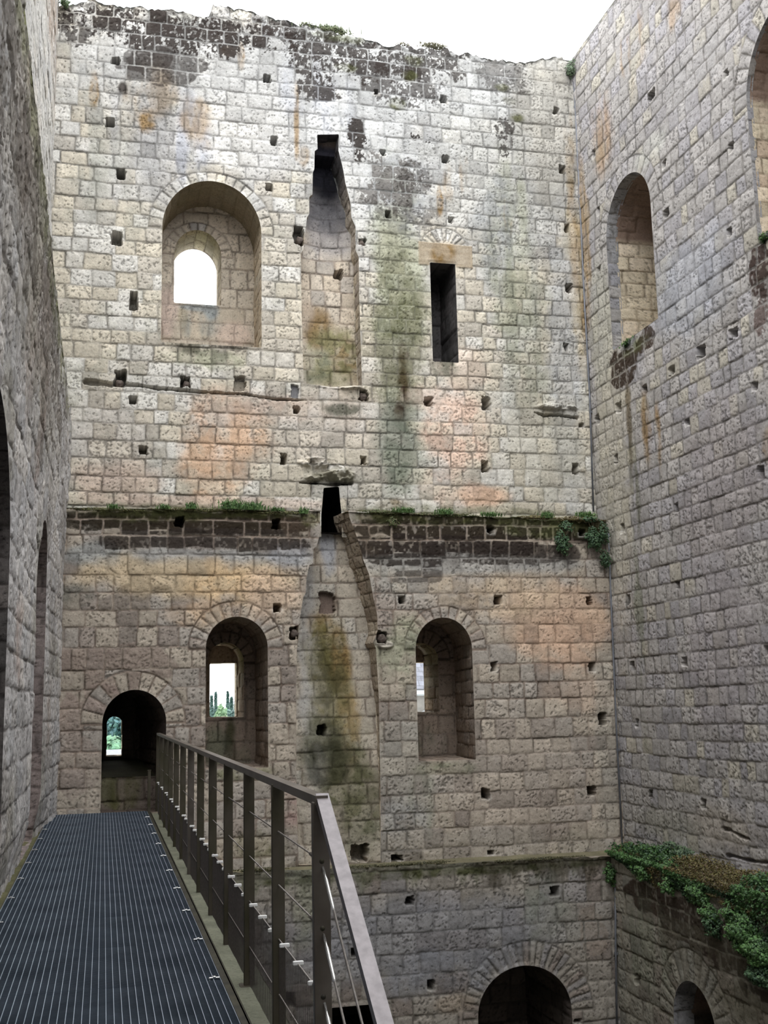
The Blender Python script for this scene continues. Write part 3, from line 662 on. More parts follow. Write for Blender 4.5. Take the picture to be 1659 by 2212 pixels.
# window 2 and 3: tall niches of the middle tier
Yb2 = 17.37; Ye2 = 18.2
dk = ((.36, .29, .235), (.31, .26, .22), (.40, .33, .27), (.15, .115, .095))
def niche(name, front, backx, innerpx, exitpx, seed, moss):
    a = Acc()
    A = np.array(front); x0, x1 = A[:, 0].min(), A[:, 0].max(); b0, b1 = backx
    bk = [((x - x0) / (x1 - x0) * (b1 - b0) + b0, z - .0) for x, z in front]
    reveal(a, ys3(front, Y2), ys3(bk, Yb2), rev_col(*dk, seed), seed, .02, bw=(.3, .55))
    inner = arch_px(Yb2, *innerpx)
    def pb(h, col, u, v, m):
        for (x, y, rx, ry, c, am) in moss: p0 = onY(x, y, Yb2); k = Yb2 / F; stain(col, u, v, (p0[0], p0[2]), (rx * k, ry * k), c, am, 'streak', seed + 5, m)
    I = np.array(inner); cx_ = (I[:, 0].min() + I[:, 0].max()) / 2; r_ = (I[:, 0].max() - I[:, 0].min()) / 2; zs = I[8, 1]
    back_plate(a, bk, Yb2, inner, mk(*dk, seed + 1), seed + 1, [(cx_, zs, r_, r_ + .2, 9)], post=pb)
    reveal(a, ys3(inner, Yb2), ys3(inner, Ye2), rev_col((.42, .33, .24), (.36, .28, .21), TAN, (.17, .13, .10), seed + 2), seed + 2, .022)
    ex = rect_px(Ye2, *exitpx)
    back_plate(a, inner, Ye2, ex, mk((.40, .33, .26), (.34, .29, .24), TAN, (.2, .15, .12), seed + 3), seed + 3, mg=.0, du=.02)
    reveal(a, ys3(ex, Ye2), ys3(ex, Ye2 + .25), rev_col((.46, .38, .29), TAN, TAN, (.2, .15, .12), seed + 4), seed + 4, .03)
    o = a.build(name, STONE); props(o, kind='structure'); return o
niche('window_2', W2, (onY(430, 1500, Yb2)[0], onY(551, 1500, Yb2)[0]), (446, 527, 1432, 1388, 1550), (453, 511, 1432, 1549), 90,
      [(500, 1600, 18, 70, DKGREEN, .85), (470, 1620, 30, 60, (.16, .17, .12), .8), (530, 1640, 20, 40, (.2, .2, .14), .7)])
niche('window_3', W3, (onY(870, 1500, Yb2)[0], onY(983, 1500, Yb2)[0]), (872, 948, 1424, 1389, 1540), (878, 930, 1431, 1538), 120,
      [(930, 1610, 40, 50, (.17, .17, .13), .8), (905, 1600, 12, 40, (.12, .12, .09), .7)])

# door 1: arched passage at the end of the walkway
a = Acc()
Yd = 17.9
bk = []
A = np.array(D1); x0, x1 = A[:, 0].min(), A[:, 0].max(); b0 = onY(214, 1620, Yd)[0]; b1 = onY(300, 1620, Yd)[0]
for x, z in D1: bk.append(((x - x0) / (x1 - x0) * (b1 - b0) + b0, z))
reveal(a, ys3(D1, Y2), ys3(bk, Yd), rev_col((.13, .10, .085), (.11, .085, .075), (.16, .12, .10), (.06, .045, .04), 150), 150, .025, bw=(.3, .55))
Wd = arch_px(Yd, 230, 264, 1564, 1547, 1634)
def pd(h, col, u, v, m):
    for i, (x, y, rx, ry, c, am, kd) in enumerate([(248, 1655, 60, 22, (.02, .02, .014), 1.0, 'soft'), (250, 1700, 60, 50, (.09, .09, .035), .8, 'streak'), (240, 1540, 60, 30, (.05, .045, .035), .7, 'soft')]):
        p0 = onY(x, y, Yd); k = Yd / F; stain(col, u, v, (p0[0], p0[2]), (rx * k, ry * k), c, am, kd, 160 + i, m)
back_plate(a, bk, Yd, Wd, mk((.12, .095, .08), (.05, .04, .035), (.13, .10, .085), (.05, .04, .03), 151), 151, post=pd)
We = [(x * 1.0 + .0, z) for x, z in Wd]
reveal(a, ys3(Wd, Yd), np.array([((x - np.mean(b0 + .2)) * 1.0 + np.mean(b0 + .2), Yd + .7, z) for x, z in Wd]), rev_col((.36, .31, .25), TAN, TAN, (.2, .16, .12), 152), 152, .03)
Yp = 16.62
pz = onY(275, 1678, Yp)[2]; px0, px1 = x0 - .02, x1 - .02
P = Patch(px0, px1, -1.40, pz, .013, .013)
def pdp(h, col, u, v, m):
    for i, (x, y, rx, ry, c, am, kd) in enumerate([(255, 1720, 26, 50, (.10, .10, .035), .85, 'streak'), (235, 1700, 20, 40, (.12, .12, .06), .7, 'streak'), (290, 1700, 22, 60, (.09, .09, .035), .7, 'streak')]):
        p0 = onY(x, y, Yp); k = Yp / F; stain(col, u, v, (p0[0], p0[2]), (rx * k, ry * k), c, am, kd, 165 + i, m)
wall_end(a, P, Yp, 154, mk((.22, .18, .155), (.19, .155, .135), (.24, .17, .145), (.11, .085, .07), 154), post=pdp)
flat(a, [(px0, Yp, pz), (px1, Yp, pz), (px1, Yd, onY(250, 1640, Yd)[2]), (px0, Yd, onY(250, 1640, Yd)[2])], (.035, .033, .02), 155, .05, .02)
props(a.build('door_1', STONE), kind='structure')

# door 2: big arch of the lower tier, and the low square opening beside it
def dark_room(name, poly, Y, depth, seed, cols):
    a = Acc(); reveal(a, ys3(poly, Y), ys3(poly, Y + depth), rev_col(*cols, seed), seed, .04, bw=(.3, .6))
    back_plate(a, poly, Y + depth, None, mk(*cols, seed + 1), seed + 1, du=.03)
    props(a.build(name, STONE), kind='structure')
darkened = ((.15, .125, .11), (.12, .10, .09), (.18, .15, .13), (.07, .06, .05))  # even dark stone tones for the arch interior
dark_room('door_2', D2, Y3, 1.8, 170, darkened)
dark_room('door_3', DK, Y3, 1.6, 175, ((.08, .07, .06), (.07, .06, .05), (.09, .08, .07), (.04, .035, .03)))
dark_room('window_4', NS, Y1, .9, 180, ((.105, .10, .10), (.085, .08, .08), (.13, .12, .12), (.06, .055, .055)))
#FIRE
# ------------------------------------------------------------------ the two hooded fireplaces cut into the end wall
def fireplace(name, poly, Y, depthfn, seed, cols, label, post, clip_top=None, du=.013, splay=lambda x, z: 0, jex=None, btop=None):
    root = empty(name, (np.mean([p[0] for p in poly]), Y, min(p[1] for p in poly)))
    props(root, label, 'fireplace')
    a = Acc()
    if clip_top is None: pl = resample(np.array(poly), .05)[0][:-1]
    else: pl = resample(np.array(poly), .05, False)[0]; pl = pl[pl[:, 1] <= clip_top]
    fr = np.array([(x, Y, z) for x, z in pl]); bk_ = np.array([(x - splay(x, z), Y + depthfn(np.array(x), np.array(z)) + .07, z) for x, z in pl])
    reveal(a, fr, bk_, rev_col(*cols[0], seed, jex), seed, .02, bw=(.22, .4), center=(fr[:, 0].mean(), Y + .3, fr[:, 2].mean()), closed=clip_top is None)
    o = a.build('jamb', STONE, root); o.matrix_parent_inverse = root.matrix_world.inverted(); o.matrix_parent_inverse = Matrix.Translation(-root.location)
    b = Acc(); A = np.array(poly); p = Patch(A[:, 0].min() - .02, A[:, 0].max() + .02, A[:, 1].min() - .02, (btop or A[:, 1].max() + .02), du, du)
    if clip_top is not None: poly = [(x, min(z, clip_top + .3)) for x, z in poly]
    p.cut(poly, keep_inside=True, fade=.001); p.fade[:] = 1
    wall_end(b, p, lambda u, v: Y + depthfn(u, v), seed + 1, mk(*cols[1], seed + 1), ch=.26, bw=(.2, .42), rough=.6, post=post)
    o = b.build('flue_back', STONE, root); o.matrix_parent_inverse = Matrix.Translation(-root.location)
    return root
zz = lambda y, Y: onY(720, y, Y)[2]
c1 = onY(716, 600, Y1)[0]
def dep1(x, z):
    d = np.interp(z, [zz(835, Y1), zz(700, Y1), zz(560, Y1), zz(500, Y1), zz(450, Y1), zz(400, Y1), zz(345, Y1), zz(322, Y1), zz(319, Y1), zz(280, Y1)],
                  [.30, .38, .40, .42, .45, .50, .58, .62, .28, .24])
    cv = np.clip(.24 - .2 * np.abs(z - zz(440, Y1)) , 0, .2)
    return d + cv * (1 - np.minimum(1, ((x - c1) / .4) ** 2)) - cv * .6
def pf1(h, col, u, v, m):  # soot and recess shade painted together, darker towards the flue top
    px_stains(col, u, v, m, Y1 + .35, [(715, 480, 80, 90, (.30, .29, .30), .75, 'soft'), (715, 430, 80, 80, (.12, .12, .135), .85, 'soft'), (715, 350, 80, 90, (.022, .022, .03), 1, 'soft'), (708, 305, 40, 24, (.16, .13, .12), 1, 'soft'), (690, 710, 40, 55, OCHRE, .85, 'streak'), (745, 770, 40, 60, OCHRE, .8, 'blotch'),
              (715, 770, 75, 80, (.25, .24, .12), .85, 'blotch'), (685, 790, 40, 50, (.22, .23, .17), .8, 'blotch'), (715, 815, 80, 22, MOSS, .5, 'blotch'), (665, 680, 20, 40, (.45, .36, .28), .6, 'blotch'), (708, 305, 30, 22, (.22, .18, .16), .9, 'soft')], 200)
    px_holes(h, col, u, v, Y1 + .38, [(731, 592, 18, 24, .3)])
fc1 = (((.42, .37, .31), (.38, .33, .28), TAN, (.24, .20, .16)), ((.62, .55, .46), (.60, .52, .42), (.55, .50, .44), (.34, .28, .23)))
fireplace('fireplace', CH1, Y1, dep1, 210, fc1, 'upper tapering fireplace flue of pale and sooty stone, soot and painted shade towards its top, beside the big arched window', pf1, jex=lambda col, u, v, P, m: col.__setitem__(Ellipsis, mix(col, (.05, .05, .058), .92 * ss(zz(460, Y1), zz(350, Y1), P[..., 2]))))  # jamb colour darkens with height: soot plus painted recess shade
# lower one
def dep2(x, z):
    d = np.interp(z, [zz(1870, Y2), zz(1780, Y2), zz(1650, Y2), zz(1400, Y2), zz(1300, Y2), zz(1200, Y2), zz(1153, Y2)], [0.0, .03, .10, .34, .42, .46, .50])
    return d + .0 * x
ztop = zz(1152, Y2 + .50)
c2 = onY(735, 1300, Y2)[0]
def pf2(h, col, u, v, m):
    px_stains(col, u, v, m, Y2 + .3, [(712, 1180, 22, 60, (.36, .37, .40), .9, 'soft'), (665, 1400, 26, 300, (.36, .36, .36), .6, 'soft'), (705, 1410, 52, 95, (.17, .15, .055), 1.0, 'run'), (710, 1450, 55, 120, (.15, .14, .06), .9, 'blotch'), (735, 1420, 30, 80, OCHRE, .8, 'blotch'), (700, 1350, 40, 40, OCHRE, .5, 'blotch'), (720, 1560, 60, 140, (.22, .20, .10), .9, 'blotch'),
              (750, 1560, 30, 110, (.30, .21, .09), .7, 'blotch'), (700, 1640, 60, 70, (.07, .07, .04), .95, 'blotch'), (740, 1690, 80, 80, (.10, .10, .05), .9, 'blotch'), (770, 1750, 60, 60, (.12, .12, .06), .8, 'blotch'), (780, 1800, 60, 50, (.12, .13, .08), .7, 'blotch'), (700, 1790, 60, 60, (.3, .27, .23), .6, 'blotch'),
              (680, 1560, 40, 200, (.36, .35, .33), .5, 'soft'), (715, 1480, 45, 130, (.16, .14, .06), .8, 'blotch'), (745, 1640, 60, 110, (.11, .11, .055), .7, 'blotch'), (690, 1610, 50, 80, (.08, .08, .045), .7, 'run'), (715, 1300, 24, 28, (.17, .13, .10), .9, 'blotch')], 300)
    px_holes(h, col, u, v, Y2 + .2, [(693, 1577, 17, 24, .3), (712, 1300, 32, 44, .10, (.17, .13, .11))])
    px_holes(h, col, u, v, Y2 + .02, [(775, 1843, 36, 36, .3)])
fc2 = (((.44, .37, .29), (.38, .31, .24), TAN, (.22, .17, .12)), ((.50, .45, .375), (.47, .415, .34), (.44, .41, .36), (.27, .22, .18)))
f2 = fireplace('fireplace', CH2, Y2, dep2, 230, fc2, 'lower fireplace hood with dark smoke slot and ochre moss below, through the ledge', pf2, clip_top=2.86, btop=ztop, splay=lambda x, z: float(np.interp(z, [zz(1560, Y2), zz(1380, Y2), zz(1250, Y2), zz(1160, Y2)], [0, .05, .13, .10])) * (x > c2))
# smoke slot behind the lower fireplace: closed dark shaft
a = Acc(); bz = ztop - .01
sx0, sx1 = onY(672, 1100, Y1)[0], onY(752, 1100, Y1)[0]; st = onY(715, 1045, Y1)[2]
shaft = rect_px(Y1, 600, 700, 0, 1); shaft = [(sx0, bz), (sx0, st), (sx1, st), (sx1, bz)]
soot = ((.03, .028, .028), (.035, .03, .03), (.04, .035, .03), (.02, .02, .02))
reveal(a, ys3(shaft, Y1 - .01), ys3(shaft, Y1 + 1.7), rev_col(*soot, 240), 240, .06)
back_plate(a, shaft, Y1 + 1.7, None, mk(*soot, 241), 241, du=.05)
o = a.build('smoke_shaft', STONE, f2); o.matrix_parent_inverse = Matrix.Translation(-f2.location)

# ------------------------------------------------------------------ right wall
wr = Acc()
RA = arch_poly(13.93, 15.42, 7.12, 7.86, 5.35)
RB = arch_poly(9.62, 11.36, 7.22, 8.08, 5.47)
Rholes = [(1407, 207, 22, 30), (1568, 158, 10, 20), (1282, 332, 8, 18), (1579, 317, 8, 18), (1292, 455, 8, 26), (1440, 460, 16, 22, .12), (1575, 502, 9, 24, .15), (1293, 582, 9, 20), (1514, 760, 24, 36), (1583, 720, 24, 36), (1452, 800, 17, 26),
          (1392, 840, 14, 28), (1335, 880, 15, 32), (1290, 905, 9, 28), (1630, 835, 12, 26), (1484, 912, 12, 18), (1331, 992, 8, 24), (1643, 1020, 18, 46, .2), (1461, 1097, 10, 26), (1344, 1142, 9, 26), (1463, 1265, 12, 24), (1357, 1295, 8, 28, .2),
          (1479, 1430, 14, 26), (1365, 1438, 9, 24), (1655, 1405, 12, 28), (1376, 1562, 7, 22), (1405, 1716, 7, 20), (1520, 1737, 11, 26), (1433, 355, 10, 16, .1)]
Rst = [(1320, 1000, 60, 420, (.46, .43, .36), .7, 'soft'), (1300, 700, 40, 200, (.40, .39, .33), .6, 'soft'), (1420, 250, 200, 160, (.30, .285, .28), .6, 'blotch'), (1560, 1050, 150, 260, (.31, .28, .28), .65, 'soft'), (1500, 620, 130, 160, BLUEG, .6, 'soft'), (1560, 1400, 140, 250, (.34, .31, .32), .6, 'soft'),
       (1370, 120, 40, 120, (.34, .23, .13), .6, 'streak'), (1350, 120, 16, 90, (.36, .22, .09), .7, 'streak'), (1300, 300, 40, 130, (.33, .21, .11), .65, 'streak'), (1450, 30, 50, 60, (.36, .23, .12), .5, 'streak'), (1262, 500, 16, 200, (.34, .22, .08), .7, 'streak'), (1268, 680, 12, 60, OCHRE, .7, 'run'), (1395, 920, 18, 110, OCHRE, .8, 'streak'), (1420, 950, 14, 110, OCHRE, .8, 'streak'),
       (1358, 900, 9, 150, (.12, .09, .05), .8, 'streak'), (1372, 1050, 14, 200, (.12, .12, .08), .7, 'streak'), (1385, 1400, 14, 330, (.18, .19, .14), .7, 'streak'), (1660, 960, 22, 60, OCHRE, .7, 'blotch'),
       (1348, 788, 52, 56, (.05, .034, .024), .98, 'block'), (1397, 735, 34, 36, (.055, .036, .026), .95, 'block'), (1370, 750, 50, 20, (.12, .13, .04), .6, 'blotch'), (1645, 590, 48, 110, (.055, .036, .03), .98, 'block'), (1645, 690, 26, 60, (.12, .08, .07), .8, 'speck'), (1320, 560, 14, 190, (.25, .25, .27), .7, 'soft'),
       (1440, 640, 60, 120, (.30, .31, .34), .5, 'streak'), (1400, 330, 60, 40, (.46, .46, .42), .6, 'blotch'), (1560, 1790, 130, 60, (.36, .32, .27), .6, 'soft'), (1440, 1780, 100, 40, (.27, .26, .22), .6, 'soft'), (1500, 150, 120, 120, (.42, .41, .41), .4, 'speck')]
P = Patch(9.3, 16.42, -2.35, 11.0, .017, .0125)
def rt(u): return 10.80 + .08 * (vn(u * 5, u * 0, 77) - .5) + .04 * (vn(u * 17, u * 0, 78) - .5)
P.top(rt)
P.cut(RA); P.cut(RB)
mr = masonry(P.U, P.V, 41, .245, (.17, .38), [(14.675, 7.12, .745, 1.0, 15), (10.49, 7.22, .87, 1.16, 19)])
hr, jm, pit = relief(mr, P.U, P.V, 41, 1.1); hr = hr * .75
cr_ = base_color(mr, jm, pit, P.U, P.V, 41, (.42, .40, .385), (.39, .375, .385), (.47, .44, .38), (.19, .175, .16), .3, .12)
hr *= P.fade
px_stains(cr_, P.U, P.V, mr, XR, Rst, 500, 'X'); px_holes(hr, cr_, P.U, P.V, XR, Rholes, 'X')
for (x0, y0, x1, y1) in ((1570, 1860 - 10, 1659, 1862), (1560, 1790, 1620, 1812)):
    p0 = onX(x0, y0, XR); p1 = onX(x1, y1, XR); groove(hr, cr_, P.U, P.V, [(p1[1], p1[2]), (p0[1], p0[2])], [.012, .02], .06, 79)
wr.grid(np.stack([XR - hr, P.U, P.V], -1), cr_, P.dead)
def coarse_wall(acc, u0, u1, v0, v1, fn, seed, cols, step=.06):
    p = Patch(u0, u1, v0, v1, step, step); m = masonry(p.U, p.V, seed, .275, (.24, .5)); h, j, pt = relief(m, p.U, p.V, seed)
    acc.grid(fn(p.U, p.V, h), base_color(m, j, pt, p.U, p.V, seed, *cols))
rc = ((.42, .40, .385), (.39, .375, .385), (.47, .44, .38), (.24, .22, .20))
coarse_wall(wr, -5.2, 9.3, -2.3, 10.8, lambda u, v, h: np.stack([XR - h, u, v], -1), 42, rc)
R3A = arch_poly(12.88, 13.93, -4.0, -3.46, -6.5)
P = Patch(9.3, Y3 + .05, -5.6, -2.0, .018, .013)
def r3t(u): return -2.16 + .07 * (vn(u * 6, u * 0, 87) - .5)
P.top(r3t); P.cut(R3A)
m3 = masonry(P.U, P.V, 43, .27, (.24, .5), [(13.405, -4.0, .525, .92, 15)]); h3, j3, p3 = relief(m3, P.U, P.V, 43)
c3 = base_color(m3, j3, p3, P.U, P.V, 43, (.33, .31, .26), (.30, .29, .25), (.28, .25, .21), (.19, .17, .13), .3, .2); h3 *= P.fade
px_stains(c3, P.U, P.V, m3, XR3, [(1400, 1945, 60, 46, (.06, .042, .03), .95, 'block'), (1480, 1990, 90, 60, (.055, .04, .03), .95, 'block'), (1570, 2040, 90, 70, (.055, .04, .03), .95, 'block'), (1640, 2110, 60, 60, (.05, .04, .03), .9, 'block'), (1400, 2050, 70, 130, (.19, .20, .15), .6, 'streak'),
          (1520, 2080, 120, 70, (.12, .11, .08), .6, 'drip'), (1600, 2160, 90, 60, (.10, .09, .06), .6, 'soft')], 800, 'X')
px_holes(h3, c3, P.U, P.V, XR3, [(1376, 2117, 9, 26)], 'X')
wr.grid(np.stack([XR3 - h3, P.U, P.V], -1), c3, P.dead)
coarse_wall(wr, -5.2, 9.3, -5.6, -2.15, lambda u, v, h: np.stack([XR3 - h, u, v], -1), 44, rc)
coarse_wall(wr, -5.2, Y3, -12, -5.6, lambda u, v, h: np.stack([XR3 - h, u, v], -1), 45, rc)
flat(wr, [(XR3, -5, -2.17), (XR3, Y3, -2.17), (XR + .02, Y2, -2.07), (XR + .02, -5, -2.07)], (.075, .06, .03), 14, .03, .16)
flat(wr, [(XR, -5, 10.82), (XR, 16.4, 10.82), (XR + 1.2, 16.4, 10.9), (XR + 1.2, -5, 10.9)], (.25, .24, .22), 15, .1)
props(wr.build('wall_right', STONE), kind='structure')
def niche_r(name, poly, X, depth, seed, split, yel):
    a = Acc()
    grey = ((.30, .30, .31), (.27, .27, .29), (.33, .32, .31), (.2, .19, .18))
    reveal(a, xs3(poly, X), xs3(poly, X + split), rev_col(*grey, seed), seed, .02, bw=(.5, .8))
    A = np.array(poly); c = A.mean(0); zs = poly[8][1]
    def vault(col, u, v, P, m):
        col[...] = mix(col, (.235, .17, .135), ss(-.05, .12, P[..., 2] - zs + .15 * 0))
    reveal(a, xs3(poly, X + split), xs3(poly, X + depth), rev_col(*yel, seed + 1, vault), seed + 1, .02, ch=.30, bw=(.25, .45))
    p = Patch(A[:, 0].min() - .05, A[:, 0].max() + .05, A[:, 1].min() - .05, A[:, 1].max() + .05, .03, .03)
    m = masonry(p.U, p.V, seed + 2); h, j, pt = relief(m, p.U, p.V, seed + 2)
    a.grid(np.stack([X + depth - h, p.U, p.V], -1), base_color(m, j, pt, p.U, p.V, seed + 2, *yel))
    props(a.build(name, STONE), kind='structure')
yel = ((.56, .49, .375), (.60, .52, .41), (.54, .44, .34), (.33, .27, .20))
niche_r('window_5', RA, XR, 1.4, 250, .16, yel)
niche_r('window_6', RB, XR, 1.4, 255, .05, yel)
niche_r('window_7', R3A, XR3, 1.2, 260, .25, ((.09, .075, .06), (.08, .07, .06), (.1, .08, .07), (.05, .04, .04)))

# ------------------------------------------------------------------ left wall
wl = Acc()
def XL(y, z):
    b = -.65 + .085 * ss(13.0, 16.4, y)
    t = ss(1.2, 4.3, z) ** 1.0
    return b + (-.525 - b) * t - .075 * ss(-.85, -1.36, z) * ss(16.2, 13.2, y)
lc = ((.56, .54, .53), (.52, .51, .51), (.60, .57, .54), (.32, .30, .29))
L1 = arch_poly(5.1, 8.12, 1.05, 1.92, -1.30)
L2 = arch_poly(11.35, 13.2, 1.15, 2.0, -1.36)
P = Patch(3.6, 16.42, -1.42, 4.1, .022, .014)
def lt(u): return 4.1 + .05 * (vn(u * 5, u * 0, 97) - .5) + .04 * (vn(u * 19, u * 0, 98) - .5)
P.top(lt); P.cut(L1); P.cut(L2)
ml = masonry(P.U, P.V, 47, .285, (.3, .6), [(12.27, 1.15, .93, 1.2, 13)]); hl, jl, pl_ = relief(ml, P.U, P.V, 47, 1.5)
cl = base_color(ml, jl, pl_, P.U, P.V, 47, *lc, .3, .2); hl = (hl * .8 + .030 * (fbm(P.U * 9, P.V * 5, 471, 3) - .5)) * P.fade
for i in range(46):
    rs = np.random.RandomState(i); cy = rs.uniform(3.6, 16); cz = rs.uniform(-1, 4)
    stain(cl, P.U, P.V, (cy, cz), (rs.uniform(.3, 1.0), rs.uniform(.3, 1.0)), [(.24, .22, .20), (.58, .55, .52), (.35, .33, .27), (.45, .35, .30)][i % 4], .6, 'blotch', 900 + i, ml)
stain(cl, P.U, P.V, (9, 3.2), (6, 1.1), (.27, .25, .21), .6, 'blotch', 960, ml); stain(cl, P.U, P.V, (9, 3.6), (7, .7), (.12, .10, .08), .7, 'speck', 961, ml)
stain(cl, P.U, P.V, (9, 3.95), (8, .25), (.15, .15, .08), .8, 'blotch', 962, ml)
wl.grid(np.stack([XL(P.U, P.V) + hl, P.U, P.V], -1), cl, P.dead)
coarse_wall(wl, -5.2, 3.6, -1.4, 4.1, lambda u, v, h: np.stack([XL(u, v) + h, u, v], -1), 48, lc)
P = Patch(4, 16.42, 3.9, 10.9, .02, .014)
P.top(lambda u: 10.85 + .1 * (vn(u * 5, u * 0, 107) - .5))
mu_ = masonry(P.U, P.V, 49); hu, ju, pu = relief(mu_, P.U, P.V, 49); cu_ = base_color(mu_, ju, pu, P.U, P.V, 49, (.56, .545, .51), (.52, .51, .49), (.60, .57, .52), (.33, .31, .28))
stain(cu_, P.U, P.V, (12, 10), (8, 1.4), (.25, .18, .13), .7, 'streak', 970, mu_)
wl.grid(np.stack([-.88 + hu, P.U, P.V], -1), cu_, P.dead)
coarse_wall(wl, -5.2, 4, 4, 10.9, lambda u, v, h: np.stack([-.88 + h, u, v], -1), 50, lc)
flat(wl, [(-.53, -5, 4.1), (-.53, 16.4, 4.1), (-.9, 16.4, 4.14), (-.9, -5, 4.14)], (.18, .18, .10), 24, .05)
flat(wl, [(-.88, -5, 10.85), (-.88, 17.5, 10.85), (-2, 17.5, 10.9), (-2, -5, 10.9)], (.3, .29, .27), 25, .1)
# footing of the walkway: masonry ledge along the left wall
cem = (.19, .195, .145)
flat(wl, [(.60, -5, -1.375), (.60, Y2, -1.375), (.83, Y2, -1.38), (.83, -5, -1.38)], cem, 26, .03, .02)
flat(wl, [(-.80, -5, -1.365), (-.80, Y2, -1.365), (-.60, Y2, -1.375), (-.60, -5, -1.375)], (.12, .115, .06), 27, .03, .04)
flat(wl, [(-.62, -5, -1.55), (-.62, Y2, -1.55), (.62, Y2, -1.55), (.62, -5, -1.55)], (.10, .10, .09), 28, .06, .02)
for x in (-.60, .60):
    flat(wl, [(x, -5, -1.56), (x, Y2, -1.56), (x + .001, Y2, -1.37), (x + .001, -5, -1.37)], cem, 29, .1, .0)
coarse_wall(wl, -5.2, Y3, -12, -1.375, lambda u, v, h: np.stack([.83 + .5 * h, u, v], -1), 46, ((.33, .32, .27), (.31, .29, .25), (.28, .25, .21), (.2, .18, .15)), .04)
props(wl.build('wall_left', STONE), kind='structure')
def niche_l(name, poly, depth, seed, cols):
    a = Acc(); fr = np.array([(float(XL(np.array(y), np.array(z))), y, z) for y, z in resample(np.array(poly), .1)[0][:-1]])
    bkk = fr.copy(); bkk[:, 0] = fr[:, 0] - depth
    reveal(a, fr, bkk, rev_col(*cols, seed), seed, .022, ch=.29, bw=(.25, .5))
    A = np.array(poly); p = Patch(A[:, 0].min() - .05, A[:, 0].max() + .05, A[:, 1].min() - .05, A[:, 1].max() + .05, .04, .04)
    m = masonry(p.U, p.V, seed + 2); h, j, pt = relief(m, p.U, p.V, seed + 2)
    a.grid(np.stack([-.6 - depth + h, p.U, p.V], -1), base_color(m, j, pt, p.U, p.V, seed + 2, *cols))
    props(a.build(name, STONE), kind='structure')
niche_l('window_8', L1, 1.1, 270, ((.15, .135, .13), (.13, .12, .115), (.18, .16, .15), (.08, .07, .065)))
niche_l('window_9', L2, .8, 275, ((.30, .25, .235), (.26, .22, .21), (.34, .29, .26), (.16, .13, .12)))

# wall behind the viewer and courtyard floor
wf = Acc()
coarse_wall(wf, -.9, XR + .05, -12, 10.8, lambda u, v, h: np.stack([u, -5.1 + h, v], -1), 55, lc, .08)
props(wf.build('wall_front', STONE), kind='structure')
ff = Acc()
flat(ff, [(.8, -5.1, -12), (XR, -5.1, -12), (XR, Y3 + .1, -12), (.8, Y3 + .1, -12)], (.22, .20, .17), 31, .15, .05)
props(ff.build('floor', STONE), kind='structure')
#OBJECTS
# ------------------------------------------------------------------ walkway of steel grating
walk = props(empty('walkway', (0, 8, FL)), 'blue-grey steel grating walkway running along the left wall to the arched doorway', 'walkway')
GX0, GX1 = -.66, .597
def shared(parent, name, me, mat, loc):
    o = link(bpy.data.objects.new(name, me)); o.parent = parent
    o.location = Vector(loc) - parent.location
    if not me.materials: me.materials.append(mat)
    return o
def panel_mesh(L):
    b = MB()
    n = 36
    for i in range(n + 1):
        x = GX0 + (GX1 - GX0) * i / n; b.box(x - .0016, x + .0016, .004, L - .004, -.030, 0)
    for y in (.006, L - .010): b.box(GX0, GX1, y, y + .004, -.030, -.012)
    return b.mesh('grating_panel')
def cross_mesh(L):
    b = MB(); y = .02
    while y < L - .01:
        b.box(GX0, GX1, y, y + .0022, -.029, -.0025); y += .0225
    return b.mesh('cross_bars')
def clip_mesh():
    b = MB(); b.box(-.028, .028, -.007, .007, 0, .007, bev=.002); b.box(-.008, .008, -.010, .010, .004, .012, bev=.002); b.box(-.026, -.020, -.006, .006, -.02, .004); return b.mesh('clip')
pm, xm, cm = panel_mesh(1.0), cross_mesh(1.0), clip_mesh()
for i in range(17):
    y = -1.02 + i * 1.0
    g = shared(walk, 'grating_panel', pm, GRATE, (0, y, FL))
    c = link(bpy.data.objects.new('cross_bars', xm)); c.parent = g
    if not xm.materials: xm.materials.append(GRATEX)
    for sx in (GX0 + .03, GX1 - .03):
        c = link(bpy.data.objects.new('clip', cm)); c.parent = g; c.location = (sx, .02, .001)
        if not cm.materials: cm.materials.append(CHROME)
b = MB(); b.box(GX1 + .002, GX1 + .032, -1, Y2, FL - .035, FL + .004); b.box(GX1 + .030, GX1 + .062, -1, Y2, FL - .060, FL - .020, bev=.01)
o = b.build('edge_beam', BEAM, walk); o.location = -walk.location
b = MB(); b.box(GX0 - .012, GX0 - .002, -1, Y2, FL - .05, FL - .004)
o = b.build('edge_beam', BEAM, walk); o.location = -walk.location
for i in range(17):
    b = MB(); b.box(GX0, GX1, -1.04 + i, -1.0 + i, FL - .20, FL - .032)
    o = b.build('cross_beam', BEAM, walk); o.location = -walk.location

